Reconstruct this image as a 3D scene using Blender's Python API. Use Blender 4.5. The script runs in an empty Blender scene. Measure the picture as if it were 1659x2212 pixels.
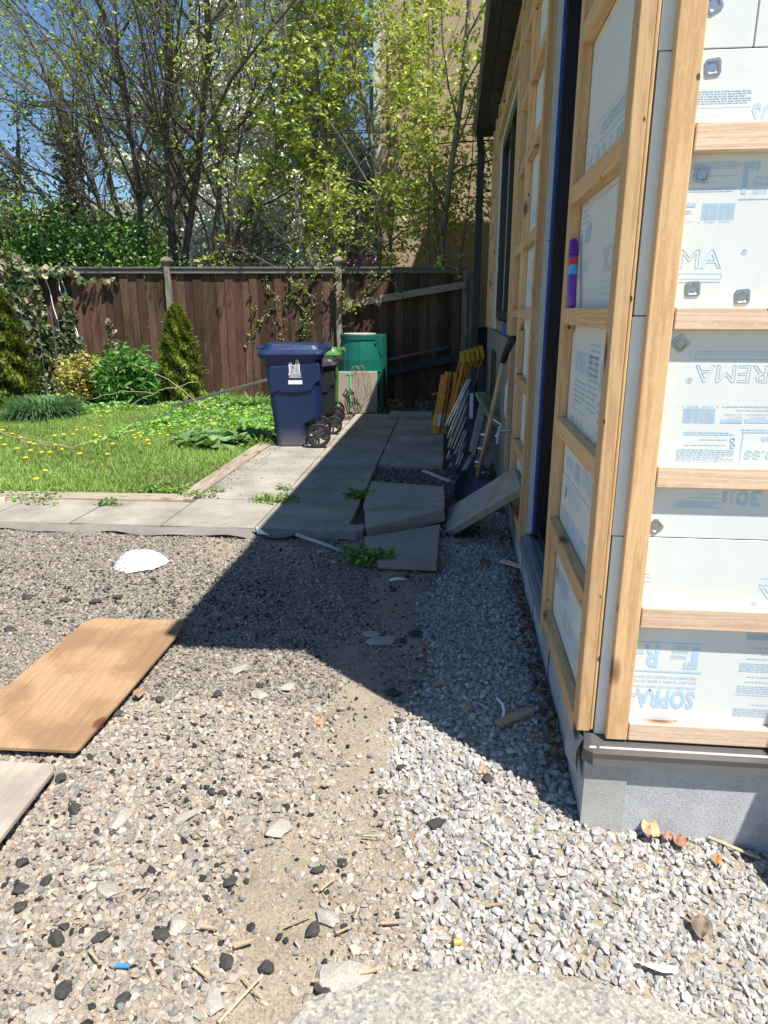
import bpy, bmesh, math, random
import numpy as np
from mathutils import Vector, Matrix
R = math.radians
rnd = random.Random(7)
rs = np.random.RandomState(11)
sc = bpy.context.scene
col = sc.collection

# ---------------------------------------------------------------- camera, sky, sun
FPX, CX, CY, PIT, YAW, CAMZ = 1505.0, 829.5, 1106.0, R(16.15), R(5.67), 1.55   # measured on a 1659 x 2212 frame
cam = bpy.data.cameras.new("camera"); cam_o = bpy.data.objects.new("camera", cam); col.objects.link(cam_o)
cam.sensor_fit = 'VERTICAL'; cam.sensor_height = 24; cam.sensor_width = 18
cam.lens = 24 * FPX / 2212
cam.clip_start = 0.05; cam.clip_end = 3000
cam_o.location = (0, 0, CAMZ); cam_o.rotation_euler = (R(90) - PIT, 0, YAW)
sc.camera = cam_o
SUN_EL, SUN_AZ = R(62), math.atan2(0.74, -0.673)       # azimuth measured from +Y towards +X
w = bpy.data.worlds.new("World"); sc.world = w; w.use_nodes = True
nt = w.node_tree; bg = nt.nodes['Background']
sky = nt.nodes.new('ShaderNodeTexSky'); sky.sky_type = 'NISHITA'; sky.sun_disc = False
sky.sun_elevation = SUN_EL; sky.sun_rotation = SUN_AZ
sky.dust_density = 0.15; sky.ozone_density = 3.5; sky.air_density = 1.0
hs = nt.nodes.new('ShaderNodeHueSaturation'); hs.inputs['Saturation'].default_value = 1.12
nt.links.new(sky.outputs[0], hs.inputs['Color']); nt.links.new(hs.outputs[0], bg.inputs[0]); bg.inputs[1].default_value = 0.088
sun = bpy.data.lights.new("sun", 'SUN'); sun.energy = 5.0; sun.angle = R(0.5); sun.color = (1, .955, .88)
sun_o = bpy.data.objects.new("sun", sun); col.objects.link(sun_o)
sd = Vector((math.sin(SUN_AZ) * math.cos(SUN_EL), math.cos(SUN_AZ) * math.cos(SUN_EL), math.sin(SUN_EL)))
sun_o.rotation_euler = sd.to_track_quat('Z', 'Y').to_euler()
sc.view_settings.view_transform = 'Standard'; sc.view_settings.look = 'None'
sc.view_settings.gamma = 1; sc.view_settings.exposure = 0.72

def ray(x, y):
    u, v = (x - CX) / FPX, -(y - CY) / FPX
    fw = Vector((-math.sin(YAW) * math.cos(PIT), math.cos(YAW) * math.cos(PIT), -math.sin(PIT)))
    r = Vector((math.cos(YAW), math.sin(YAW), 0)); up = r.cross(fw)
    return fw + u * r + v * up
def G(x, y, z=0.0):
    d = ray(x, y); return Vector((0, 0, CAMZ)) + d * ((z - CAMZ) / d.z)
def PY(x, y, Y):
    d = ray(x, y); return Vector((0, 0, CAMZ)) + d * (Y / d.y)
def PX(x, y, X):
    d = ray(x, y); return Vector((0, 0, CAMZ)) + d * (X / d.x)

# ---------------------------------------------------------------- node helpers
def new_mat(name):
    m = bpy.data.materials.new(name); m.use_nodes = True
    return m, m.node_tree, m.node_tree.nodes['Principled BSDF']
def N(t, typ, **kw):
    n = t.nodes.new(typ)
    for k, v in kw.items():
        if k.startswith('i_'):
            key = k[2:]
            key = int(key) if key.isdigit() else key.replace('_', ' ')
            n.inputs[key].default_value = v
        else: setattr(n, k, v)
    return n
def ramp(t, stops, src=None):
    n = t.nodes.new('ShaderNodeValToRGB'); e = n.color_ramp.elements
    while len(e) < len(stops): e.new(0.5)
    for i, (p, c) in enumerate(stops):
        e[i].position = p; e[i].color = (*c, 1) if len(c) == 3 else c
    if src is not None: t.links.new(src, n.inputs[0])
    return n
def mixc(t, a, b, f, mode='MIX'):
    n = t.nodes.new('ShaderNodeMix'); n.data_type = 'RGBA'; n.blend_type = mode
    for s, val in ((6, a), (7, b), (0, f)):
        if hasattr(val, 'links'): t.links.new(val, n.inputs[s])
        elif s == 0: n.inputs[0].default_value = val
        else: n.inputs[s].default_value = (*val, 1)
    return n.outputs[2]
def coords(t, scale=(1, 1, 1), rot=(0, 0, 0), kind='Object'):
    tc = t.nodes.new('ShaderNodeTexCoord'); mp = t.nodes.new('ShaderNodeMapping')
    mp.inputs['Scale'].default_value = scale; mp.inputs['Rotation'].default_value = rot
    t.links.new(tc.outputs[kind], mp.inputs[0]); return mp.outputs[0]
def noise(t, vec, scale, detail=6, rough=.6, dist=0):
    n = N(t, 'ShaderNodeTexNoise', i_Scale=scale, i_Detail=detail, i_Roughness=rough, i_Distortion=dist)
    t.links.new(vec, n.inputs['Vector']); return n.outputs[0]
def bump(t, b, h, strength=.3, dist=.01):
    n = N(t, 'ShaderNodeBump', i_Strength=strength, i_Distance=dist)
    t.links.new(h, n.inputs['Height']); t.links.new(n.outputs[0], b.inputs['Normal'])
def simple(name, c, rough=.6, metal=0, var=.15, nscale=12, bmp=.15, bscale=60, bdist=.003, spec=None):
    m, t, b = new_mat(name); v = coords(t)
    n = noise(t, v, nscale)
    r = ramp(t, [(.25, tuple(x * (1 - var) for x in c)), (.75, tuple(min(1, x * (1 + var)) for x in c))], n)
    t.links.new(r.outputs[0], b.inputs['Base Color'])
    b.inputs['Roughness'].default_value = rough; b.inputs['Metallic'].default_value = metal
    if spec is not None: b.inputs['Specular IOR Level'].default_value = spec
    if bmp: bump(t, b, noise(t, v, bscale), bmp, bdist)
    return m
def wood(name, axis, c1, c2, knot=(.16, .07, .03), rough=.75, ring=26, dirt=0.0):
    """lumber: grain stretched along axis, growth bands, sparse knots, per-object tint"""
    m, t, b = new_mat(name)
    oi = t.nodes.new('ShaderNodeObjectInfo')
    s = [1, 1, 1]; s[axis] = .06
    tc = t.nodes.new('ShaderNodeTexCoord'); ad = t.nodes.new('ShaderNodeVectorMath'); ad.operation = 'ADD'
    cmb = t.nodes.new('ShaderNodeCombineXYZ'); mu = t.nodes.new('ShaderNodeMath'); mu.operation = 'MULTIPLY'; mu.inputs[1].default_value = 17.3
    t.links.new(oi.outputs['Random'], mu.inputs[0])
    for k in range(3): t.links.new(mu.outputs[0], cmb.inputs[k])
    t.links.new(tc.outputs['Object'], ad.inputs[0]); t.links.new(cmb.outputs[0], ad.inputs[1])
    mp = t.nodes.new('ShaderNodeMapping'); mp.inputs['Scale'].default_value = s
    t.links.new(ad.outputs[0], mp.inputs[0]); v = mp.outputs[0]
    warp = noise(t, v, 5, 3)
    band = N(t, 'ShaderNodeTexWave', i_Scale=ring, i_Distortion=9, i_Detail=3, i_Detail_Scale=1.5)
    band.wave_type = 'RINGS'; t.links.new(v, band.inputs['Vector'])
    fine = noise(t, v, 160, 4, .7)
    f = t.nodes.new('ShaderNodeMath'); f.operation = 'MULTIPLY_ADD'; f.inputs[1].default_value = .55
    t.links.new(band.outputs[1], f.inputs[0])
    f2 = t.nodes.new('ShaderNodeMath'); f2.operation = 'MULTIPLY'; f2.inputs[1].default_value = .5
    t.links.new(fine, f2.inputs[0]); t.links.new(f2.outputs[0], f.inputs[2])
    c = ramp(t, [(.2, c1), (.85, c2)], f.outputs[0]).outputs[0]
    big = noise(t, v, 3, 3)
    c = mixc(t, c, tuple(x * .72 for x in c2), ramp(t, [(.5, (0, 0, 0)), (.75, (.6, .6, .6))], big).outputs[0])
    s2 = [7, 7, 7]; s2[axis] = 3.2
    mp2 = t.nodes.new('ShaderNodeMapping'); mp2.inputs['Scale'].default_value = s2; t.links.new(ad.outputs[0], mp2.inputs[0])
    vo = t.nodes.new('ShaderNodeTexVoronoi'); vo.inputs['Scale'].default_value = 1.0; t.links.new(mp2.outputs[0], vo.inputs['Vector'])
    s3 = [14, 14, 14]; s3[axis] = 9; mp3 = t.nodes.new('ShaderNodeMapping'); mp3.inputs['Scale'].default_value = s3; t.links.new(ad.outputs[0], mp3.inputs[0])
    vn = t.nodes.new('ShaderNodeTexVoronoi'); vn.inputs['Scale'].default_value = 1.0; t.links.new(mp3.outputs[0], vn.inputs['Vector'])
    s4 = [90, 90, 90]; s4[axis] = 30; mp4 = t.nodes.new('ShaderNodeMapping'); mp4.inputs['Scale'].default_value = s4; t.links.new(ad.outputs[0], mp4.inputs[0]); fuzz = noise(t, mp4.outputs[0], 1.0, 6, .8)
    c = mixc(t, c, tuple(min(1, x * 1.15) for x in c2), ramp(t, [(.5, (0, 0, 0)), (.72, (.7, .7, .7))], fuzz).outputs[0])
    c = mixc(t, c, tuple(x * .5 for x in c1), ramp(t, [(.25, (.5, .5, .5)), (.40, (0, 0, 0))], fuzz).outputs[0])
    c = mixc(t, c, (.09, .06, .04), ramp(t, [(.075, (1, 1, 1)), (.095, (0, 0, 0))], vn.outputs[0]).outputs[0])
    kn = ramp(t, [(.06, (1, 1, 1)), (.14, (.55, .55, .55)), (.20, (0, 0, 0))], vo.outputs[0]).outputs[0]
    c = mixc(t, c, knot, kn)
    if dirt:
        dn = noise(t, tc.outputs['Object'], 9, 8, .7)
        c = mixc(t, c, (.2, .17, .14), ramp(t, [(.5, (0, 0, 0)), (.8, (dirt, dirt, dirt))], dn).outputs[0])
    hsv = t.nodes.new('ShaderNodeHueSaturation')
    mr = N(t, 'ShaderNodeMapRange'); mr.inputs['To Min'].default_value = .82; mr.inputs['To Max'].default_value = 1.12
    t.links.new(oi.outputs['Random'], mr.inputs[0]); t.links.new(mr.outputs[0], hsv.inputs['Value']); t.links.new(c, hsv.inputs['Color'])
    t.links.new(hsv.outputs[0], b.inputs['Base Color']); b.inputs['Roughness'].default_value = rough
    bump(t, b, fine, .35, .002)
    return m
def vcol(name, rough=.7, transl=0, var=.0, bmp=0, bscale=80, metal=0, spec=.3, nz=None):
    """colour from the mesh attribute Col (each stone / leaf / board its own)"""
    m, t, b = new_mat(name)
    a = t.nodes.new('ShaderNodeAttribute'); a.attribute_name = 'Col'; c = a.outputs[0]
    v = coords(t)
    if var:
        n = noise(t, v, nz or 150, 5, .7)
        c = mixc(t, c, ramp(t, [(.3, (1 - var,) * 3), (.7, (1 + var * .5,) * 3)], n).outputs[0], 1.0, 'MULTIPLY')
    t.links.new(c, b.inputs['Base Color']); b.inputs['Roughness'].default_value = rough
    b.inputs['Specular IOR Level'].default_value = spec
    if bmp: bump(t, b, noise(t, v, bscale), bmp, .003)
    if transl:
        tr = t.nodes.new('ShaderNodeBsdfTranslucent'); mx = t.nodes.new('ShaderNodeMixShader'); mx.inputs[0].default_value = transl
        cc = mixc(t, c, (1.0, 1.0, .55), 1.0, 'MULTIPLY'); t.links.new(cc, tr.inputs[0])
        t.links.new(b.outputs[0], mx.inputs[1]); t.links.new(tr.outputs[0], mx.inputs[2])
        t.links.new(mx.outputs[0], t.nodes['Material Output'].inputs[0])
    return m

# ---------------------------------------------------------------- mesh helpers
class MB:
    def __init__(s): s.v = []; s.f = []; s.c = []; s.m = []
    def add(s, vs, fs, c=None, m=0):
        o = len(s.v); s.v += [tuple(p) for p in vs]; s.f += [tuple(i + o for i in f) for f in fs]
        s.c += [c or (1, 1, 1)] * len(vs); s.m += [m] * len(fs); return s
    def box(s, x0, x1, y0, y1, z0, z1, c=None, m=0):
        if x0 > x1: x0, x1 = x1, x0
        if y0 > y1: y0, y1 = y1, y0
        if z0 > z1: z0, z1 = z1, z0
        vs = [(x, y, z) for x in (x0, x1) for y in (y0, y1) for z in (z0, z1)]
        return s.add(vs, [(0, 1, 3, 2), (4, 6, 7, 5), (0, 4, 5, 1), (2, 3, 7, 6), (0, 2, 6, 4), (1, 5, 7, 3)], c, m)
    def bar(s, a, b, w, h, up=(0, 0, 1), c=None, m=0, w2=None, h2=None):
        a = Vector(a); b = Vector(b); d = (b - a).normalized(); u = Vector(up)
        x = d.cross(u); x = x.normalized() if x.length > 1e-4 else Vector((1, 0, 0)); u = x.cross(d).normalized()
        w2 = w if w2 is None else w2; h2 = h if h2 is None else h2
        vs = []
        for p, ww, hh in ((a, w, h), (b, w2, h2)):
            for sx, sz in ((-1, -1), (1, -1), (1, 1), (-1, 1)): vs.append(p + x * sx * ww / 2 + u * sz * hh / 2)
        return s.add(vs, [(3, 2, 1, 0), (4, 5, 6, 7), (0, 1, 5, 4), (1, 2, 6, 5), (2, 3, 7, 6), (3, 0, 4, 7)], c, m)
    def tube(s, pts, rad, n=8, c=None, m=0, cap=True):
        pts = [Vector(p) for p in pts]
        if not hasattr(rad, '__len__'): rad = [rad] * len(pts)
        vs = []; fs = []; x = None
        for i, p in enumerate(pts):
            d = (pts[min(i + 1, len(pts) - 1)] - pts[max(i - 1, 0)])
            d = d.normalized() if d.length > 1e-9 else Vector((0, 0, 1))
            if x is None:
                x = d.cross(Vector((0, 0, 1)));
                if x.length < .05: x = d.cross(Vector((1, 0, 0)))
            x = (x - d * x.dot(d)); x = x.normalized() if x.length > 1e-6 else d.orthogonal().normalized()
            y = d.cross(x)
            for k in range(n):
                a = 2 * math.pi * k / n; vs.append(p + (x * math.cos(a) + y * math.sin(a)) * rad[i])
        for i in range(len(pts) - 1):
            for k in range(n): fs.append((i * n + k, i * n + (k + 1) % n, (i + 1) * n + (k + 1) % n, (i + 1) * n + k))
        if cap: fs.append(tuple(range(n))[::-1]); fs.append(tuple((len(pts) - 1) * n + k for k in range(n)))
        return s.add(vs, fs, c, m)
    def prism(s, poly, axis, a, b, c=None, m=0):
        """poly: 2-D points in the plane of the other two axes, extruded along axis from a to b"""
        def P(p, t):
            q = [p[0], p[1]]; q.insert(axis, t); return tuple(q)
        n = len(poly); vs = [P(p, a) for p in poly] + [P(p, b) for p in poly]
        fs = [tuple(range(n)), tuple(range(n, 2 * n))[::-1]] + [(i, i + n, (i + 1) % n + n, (i + 1) % n) for i in range(n)]
        return s.add(vs, fs, c, m)
    def loft(s, rings, c=None, m=0, cap=True):
        n = len(rings[0]); vs = [p for r in rings for p in r]; fs = []
        for i in range(len(rings) - 1):
            for k in range(n): fs.append((i * n + k, i * n + (k + 1) % n, (i + 1) * n + (k + 1) % n, (i + 1) * n + k))
        if cap: fs.append(tuple(range(n))[::-1]); fs.append(tuple((len(rings) - 1) * n + k for k in range(n)))
        return s.add(vs, fs, c, m)
    def quad(s, a, b, c_, d, c=None, m=0): return s.add([a, b, c_, d], [(0, 1, 2, 3)], c, m)
    def xf(s, M):
        s.v = [tuple(M @ Vector(p)) for p in s.v]; return s
def wl(parent):
    o = Vector((0, 0, 0))
    while parent is not None: o = o + Vector(parent.location); parent = parent.parent
    return o
def build(mb, name, mats, parent=None, smooth=False, bevel=0, loc=None, fixn=True, seg=2):
    """one mesh object; vertices are given in world space, stored relative to the thing they belong to"""
    o_ = wl(parent) if parent is not None else (Vector(loc) if loc is not None else Vector((0, 0, 0)))
    me = bpy.data.meshes.new(name)
    v = np.array(mb.v, dtype=np.float64) - np.array(o_)
    me.from_pydata(v.tolist(), [], mb.f)
    if not isinstance(mats, (list, tuple)): mats = [mats]
    for m in mats: me.materials.append(m)
    if len(mats) > 1: me.polygons.foreach_set('material_index', mb.m)
    ca = me.color_attributes.new('Col', 'FLOAT_COLOR', 'POINT')
    ca.data.foreach_set('color', np.concatenate([np.array(mb.c, dtype=np.float32).reshape(-1, 3), np.ones((len(mb.v), 1), np.float32)], 1).ravel())
    if fixn:
        bm = bmesh.new(); bm.from_mesh(me); bmesh.ops.recalc_face_normals(bm, faces=bm.faces); bm.to_mesh(me); bm.free()
    if smooth: me.shade_smooth() if hasattr(me, 'shade_smooth') else me.polygons.foreach_set('use_smooth', [True] * len(me.polygons))
    me.update()
    o = bpy.data.objects.new(name, me); col.objects.link(o)
    if parent is not None: o.parent = parent
    elif loc is not None: o.location = loc
    if bevel:
        md = o.modifiers.new('bevel', 'BEVEL'); md.width = bevel; md.segments = seg; md.limit_method = 'ANGLE'; md.angle_limit = R(40)
    return o
def thing(name, label, cat, loc=(0, 0, 0), group=None):
    o = bpy.data.objects.new(name, None); col.objects.link(o); o.location = loc; o.empty_display_size = .1
    o['label'] = label; o['category'] = cat
    if group: o['group'] = group
    return o
def tag(o, label, cat, group=None):
    o['label'] = label; o['category'] = cat
    if group: o['group'] = group
    return o
def struct(o, kind='structure'): o['kind'] = kind; return o
def dup(root, loc=None, rotz=None, label=None):
    def cp(o, par):
        c = o.copy(); col.objects.link(c)
        if par is not None: c.parent = par
        for ch in o.children: cp(ch, c)
        return c
    r = cp(root, None)
    if loc is not None: r.location = loc
    if rotz is not None: r.rotation_euler = (0, 0, rotz)
    if label: r['label'] = label
    return r

# numpy scatter: many copies of small shapes in one mesh (stones, blades, leaves)
def hull(n, seed, sq=(1, 1, 1)):
    r = np.random.RandomState(seed); bm = bmesh.new()
    for _ in range(n):
        p = r.normal(size=3); p /= np.linalg.norm(p); p = p * r.uniform(.8, 1.05) * np.array(sq); bm.verts.new(p)
    bmesh.ops.convex_hull(bm, input=bm.verts)
    bmesh.ops.delete(bm, geom=[v for v in bm.verts if not v.link_faces], context='VERTS')
    bmesh.ops.triangulate(bm, faces=bm.faces); bm.verts.index_update()
    v = np.array([x.co[:] for x in bm.verts]); f = np.array([[x.index for x in y.verts] for y in bm.faces]); bm.free()
    return v, f
def pebble(seed, sub=1):
    r = np.random.RandomState(seed); bm = bmesh.new(); bmesh.ops.create_icosphere(bm, subdivisions=sub, radius=1)
    a = r.normal(size=(3, 3)) * .18
    for x in bm.verts:
        c = np.array(x.co); x.co = Vector(c * (1 + .2 * math.sin(a[0] @ c * 9 + seed) + .16 * math.sin(a[1] @ c * 14) + r.uniform(-.07, .07)))
    bm.verts.index_update()
    v = np.array([x.co[:] for x in bm.verts]); f = np.array([[x.index for x in y.verts] for y in bm.faces]); bm.free()
    return v, f
def rot_euler(ax, ay, az):
    ca, sa, cb, sb, cc, ss = np.cos(ax), np.sin(ax), np.cos(ay), np.sin(ay), np.cos(az), np.sin(az)
    o = np.zeros((len(ax), 3, 3))
    o[:, 0, 0] = cc * cb; o[:, 0, 1] = cc * sb * sa - ss * ca; o[:, 0, 2] = cc * sb * ca + ss * sa
    o[:, 1, 0] = ss * cb; o[:, 1, 1] = ss * sb * sa + cc * ca; o[:, 1, 2] = ss * sb * ca - cc * sa
    o[:, 2, 0] = -sb; o[:, 2, 1] = cb * sa; o[:, 2, 2] = cb * ca
    return o
def scatter(name, shapes, pos, Rm, scl, cols, mat, parent=None, smooth=False):
    """shapes: list of (verts, tri faces); pos n x 3; Rm n x 3 x 3; scl n x 3; cols n x 3"""
    n = len(pos); which = rs.randint(0, len(shapes), n)
    V = []; F = []; C = []; off = 0
    o_ = np.array(wl(parent)) if parent is not None else np.zeros(3)
    for k, (sv, sf) in enumerate(shapes):
        idx = np.where(which == k)[0]
        if not len(idx): continue
        vv = sv[None] * scl[idx][:, None, :]
        vv = np.einsum('nij,nkj->nki', Rm[idx], vv) + pos[idx][:, None, :] - o_
        ff = sf[None] + (np.arange(len(idx)) * len(sv))[:, None, None] + off
        V.append(vv.reshape(-1, 3)); F.append(ff.reshape(-1, sf.shape[1])); C.append(np.repeat(cols[idx], len(sv), 0)); off += len(idx) * len(sv)
    V = np.concatenate(V).astype(np.float32); F = np.concatenate(F).astype(np.int32); C = np.concatenate(C)
    me = bpy.data.meshes.new(name); k = F.shape[1]
    me.vertices.add(len(V)); me.vertices.foreach_set('co', V.ravel())
    me.loops.add(F.size); me.loops.foreach_set('vertex_index', F.ravel())
    me.polygons.add(len(F)); me.polygons.foreach_set('loop_start', np.arange(0, F.size, k, dtype=np.int32))
    me.update(calc_edges=True); me.validate()
    ca = me.color_attributes.new('Col', 'FLOAT_COLOR', 'POINT')
    ca.data.foreach_set('color', np.concatenate([C, np.ones((len(C), 1))], 1).astype(np.float32).ravel())
    me.polygons.foreach_set('use_smooth', np.full(len(me.polygons), smooth))
    me.materials.append(mat)
    o = bpy.data.objects.new(name, me); col.objects.link(o)
    if parent is not None: o.parent = parent
    return o
def pick(palette, n, jit=.12):
    pal = np.array(palette); c = pal[rs.randint(0, len(pal), n)]
    return np.clip(c * (1 + rs.uniform(-jit, jit, (n, 1))), 0, 1)
def rrot(n, tilt=math.pi): return rot_euler(rs.uniform(-tilt, tilt, n), rs.uniform(-tilt, tilt, n), rs.uniform(0, 2 * math.pi, n))

# ---------------------------------------------------------------- materials
LUM1, LUM2 = (.54, .32, .15), (.70, .46, .235)
W = [wood('pine_lumber_x', 0, (.66, .44, .29), (.80, .60, .43)), wood('pine_lumber_y', 1, LUM1, LUM2), wood('pine_lumber_z', 2, LUM1, LUM2)]
M_foam = simple('insulation_foam', (.72, .75, .725), .45, var=.05, nscale=6, bmp=.12, bscale=220, bdist=.002)
M_foamedge = simple('foam_cut_edge', (.62, .66, .63), .9, var=.08, bmp=.7, bscale=260, bdist=.004)
M_print = simple('blue_print', (.46, .62, .76), .6, var=.1, bmp=0)
M_flash = simple('grey_flashing_metal', (.085, .08, .074), .38, .0, var=.1, bmp=.05, spec=.6)
M_black = simple('black_rubber', (.012, .012, .013), .6, var=.2)
M_dkmetal = simple('dark_bronze_metal', (.035, .034, .028), .5, .0, var=.2, bmp=.08)
M_steel = simple('galvanised_steel', (.45, .46, .48), .35, .9, var=.15)
M_bluetape = simple('blue_membrane', (.02, .09, .42), .45, var=.3)
M_white = simple('white_plastic', (.75, .76, .78), .45, var=.06)

def concrete(name, c, var=.25, stain=.3, sp=1.0):
    m, t, b = new_mat(name); v = coords(t)
    a = ramp(t, [(.3, tuple(x * (1 - var) for x in c)), (.7, tuple(x * (1 + var * .5) for x in c))], noise(t, v, 2.2, 8, .65)).outputs[0]
    sp_ = noise(t, v, 190 * sp, 3, .8)
    a = mixc(t, a, ramp(t, [(.3, (.62,) * 3), (.5, (1,) * 3), (.72, (1.22,) * 3)], sp_).outputs[0], 1.0, 'MULTIPLY')
    a = mixc(t, a, tuple(x * .55 for x in c), ramp(t, [(.52, (0, 0, 0)), (.75, (stain,) * 3)], noise(t, v, 5, 9, .75)).outputs[0])
    t.links.new(a, b.inputs['Base Color']); b.inputs['Roughness'].default_value = .9; b.inputs['Specular IOR Level'].default_value = .2
    bump(t, b, sp_, .5, .004); return m
M_conc = concrete('weathered_concrete', (.37, .335, .28), .38, .6)
M_conc2 = concrete('dark_broken_concrete', (.34, .31, .27), stain=.5)
M_asph = concrete('worn_asphalt', (.36, .34, .305), var=.25, stain=.25, sp=.6)
def _agg():
    t = M_asph.node_tree; b = t.nodes['Principled BSDF']; src = b.inputs['Base Color'].links[0].from_socket; v = coords(t)
    vo = t.nodes.new('ShaderNodeTexVoronoi'); vo.inputs['Scale'].default_value = 120; t.links.new(v, vo.inputs['Vector'])
    hs = t.nodes.new('ShaderNodeSeparateColor'); t.links.new(vo.outputs['Color'], hs.inputs[0])
    c = mixc(t, src, ramp(t, [(0, (.6, .6, .6)), (.25, (.85, .85, .85)), (.8, (1.08, 1.06, 1.03)), (1, (1.45, 1.38, 1.25))], hs.outputs[0]).outputs[0], 1.0, 'MULTIPLY')
    c = mixc(t, c, (.40, .34, .26), ramp(t, [(.55, (0, 0, 0)), (.7, (.6,) * 3)], noise(t, v, 9, 6, .7)).outputs[0]); t.links.new(c, b.inputs['Base Color'])
    bump(t, b, vo.outputs[0], .35, .003)
_agg()
M_found = concrete('foundation_grey', (.50, .505, .51), var=.35, stain=.1)
def smear(m, c, sc_, lo, hi, amt, st=(1, 1, 1)):
    t = m.node_tree; b = t.nodes['Principled BSDF']; src = b.inputs['Base Color'].links[0].from_socket
    t.links.new(mixc(t, src, c, ramp(t, [(lo, (0, 0, 0)), (hi, (amt,) * 3)], noise(t, coords(t, st), sc_, 7, .75, 1.5)).outputs[0]), b.inputs['Base Color'])
smear(M_found, (.62, .63, .64), 3.0, .5, .72, .55); smear(M_foam, (.60, .60, .56), 7, .56, .75, .35); smear(M_foam, (.85, .86, .84), 26, .62, .72, .5, (1, 1, .3)); smear(M_conc, (.13, .115, .095), 1.4, .56, .72, .5)
M_parge = concrete('parged_foundation', (.25, .225, .20), var=.12, stain=.2)

# ---------------------------------------------------------------- ground
def hgt(x, y):
    """gravel surface: falls away to the right of the house corner, small undulations"""
    x = np.asarray(x, float); y = np.asarray(y, float)
    h = .012 * np.sin(x * 3.1 + 1) * np.cos(y * 2.3) + .006 * np.sin(x * 9 + y * 7)
    h = h - np.clip((x - .40) * .20, 0, .2) * np.clip((2.2 - y) / .5, 0, 1)
    h = h + .02 * np.clip(1 - np.abs(x - .30) / .18, 0, 1) * np.clip((y - 1.9) / .6, 0, 1)
    return h - .012
def soil_mat():
    m, t, b = new_mat('packed_sandy_soil'); v = coords(t)
    a = ramp(t, [(.3, (.24, .19, .135)), (.5, (.36, .30, .22)), (.8, (.43, .37, .285))], noise(t, v, 3, 9, .7)).outputs[0]
    g = noise(t, v, 110, 4, .8)
    a = mixc(t, a, ramp(t, [(.3, (.45,) * 3), (.5, (.95,) * 3), (.75, (1.35,) * 3)], g).outputs[0], 1.0, 'MULTIPLY')
    t.links.new(a, b.inputs['Base Color']); b.inputs['Roughness'].default_value = .95
    bump(t, b, g, .8, .008); return m
M_soil = soil_mat()
M_earth = simple('garden_soil', (.09, .065, .045), .95, var=.4, bmp=.8, bscale=40, bdist=.02)
mb = MB(); mb.quad((-300, -100, -.30), (300, -100, -.30), (300, 400, -.30), (-300, 400, -.30))
struct(build(mb, 'ground', simple('distant_ground', (.10, .12, .05), .95, var=.4, nscale=1)))
# gravel yard bed, finely gridded so it follows the surface
gx = np.linspace(-9, 3.2, 190); gy = np.linspace(-1.5, 5.2, 130)
mb = MB(); XX, YY = np.meshgrid(gx, gy); ZZ = hgt(XX, YY)
vs = list(zip(XX.ravel(), YY.ravel(), ZZ.ravel())); nx = len(gx)
mb.add(vs, [(j * nx + i, j * nx + i + 1, (j + 1) * nx + i + 1, (j + 1) * nx + i) for j in range(len(gy) - 1) for i in range(nx - 1)])
struct(build(mb, 'gravel_yard', M_soil, smooth=True))
mb = MB(); mb.box(-14, .46, 5.19, 16, -.3, -.004)
struct(build(mb, 'garden_ground', M_earth))

# ---------------------------------------------------------------- stones
M_stone = vcol('crushed_stone', .85, var=.25, bmp=.25, bscale=120)
M_pebble = vcol('river_pebble', .75, var=.2, bmp=.15, bscale=120)
grey = [(.43, .40, .37), (.37, .35, .33), (.48, .45, .41), (.31, .30, .29), (.39, .40, .375), (.45, .41, .375), (.34, .345, .335), (.52, .495, .455), (.38, .34, .315)]
beige = [(.38, .33, .265), (.32, .285, .235), (.44, .395, .33), (.28, .255, .22), (.35, .325, .285), (.27, .26, .24), (.40, .33, .27), (.31, .30, .28), (.50, .46, .39), (.32, .27, .225), (.21, .21, .205), (.28, .29, .27), (.24, .22, .19), (.35, .33, .30), (.36, .33, .28)]
beige = [(a * 1.05, b_ * 1.0, c_ * .955) for a, b_, c_ in beige]
farb = [tuple(v * .80 for v in c) for c in beige] + [(.12, .115, .11), (.16, .15, .14), (.09, .088, .086)]
blk = [(.035, .034, .034), (.05, .048, .046), (.025, .025, .026)]
def inview(x, y, m=.12):
    """keep what the frame or a small sidestep could see"""
    xc = x * math.cos(YAW) + y * math.sin(YAW); yc = -x * math.sin(YAW) + y * math.cos(YAW)
    dep = yc * math.cos(PIT) + CAMZ * math.sin(PIT); u = xc * 1.0 / np.maximum(dep, .1)
    return (np.abs(u) < .5512 + m) & (yc > .85)
def split(x, y):     # left border of the crushed stone strip
    b = np.where(y > 2, -.15 + (y - 2) * .035, -.13 + (2 - y) * .08)
    return b + .05 * np.sin(y * 5)
def asphedge(x):     # front edge of the asphalt patch
    return np.interp(x, [-.42, -.32, -.26, -.1, 0, .17, .4, .6, .76, 1.5], [.9, 1.2, 1.235, 1.315, 1.33, 1.335, 1.325, 1.30, 1.29, 1.26]) + .008 * np.sin(x * 40)
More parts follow.
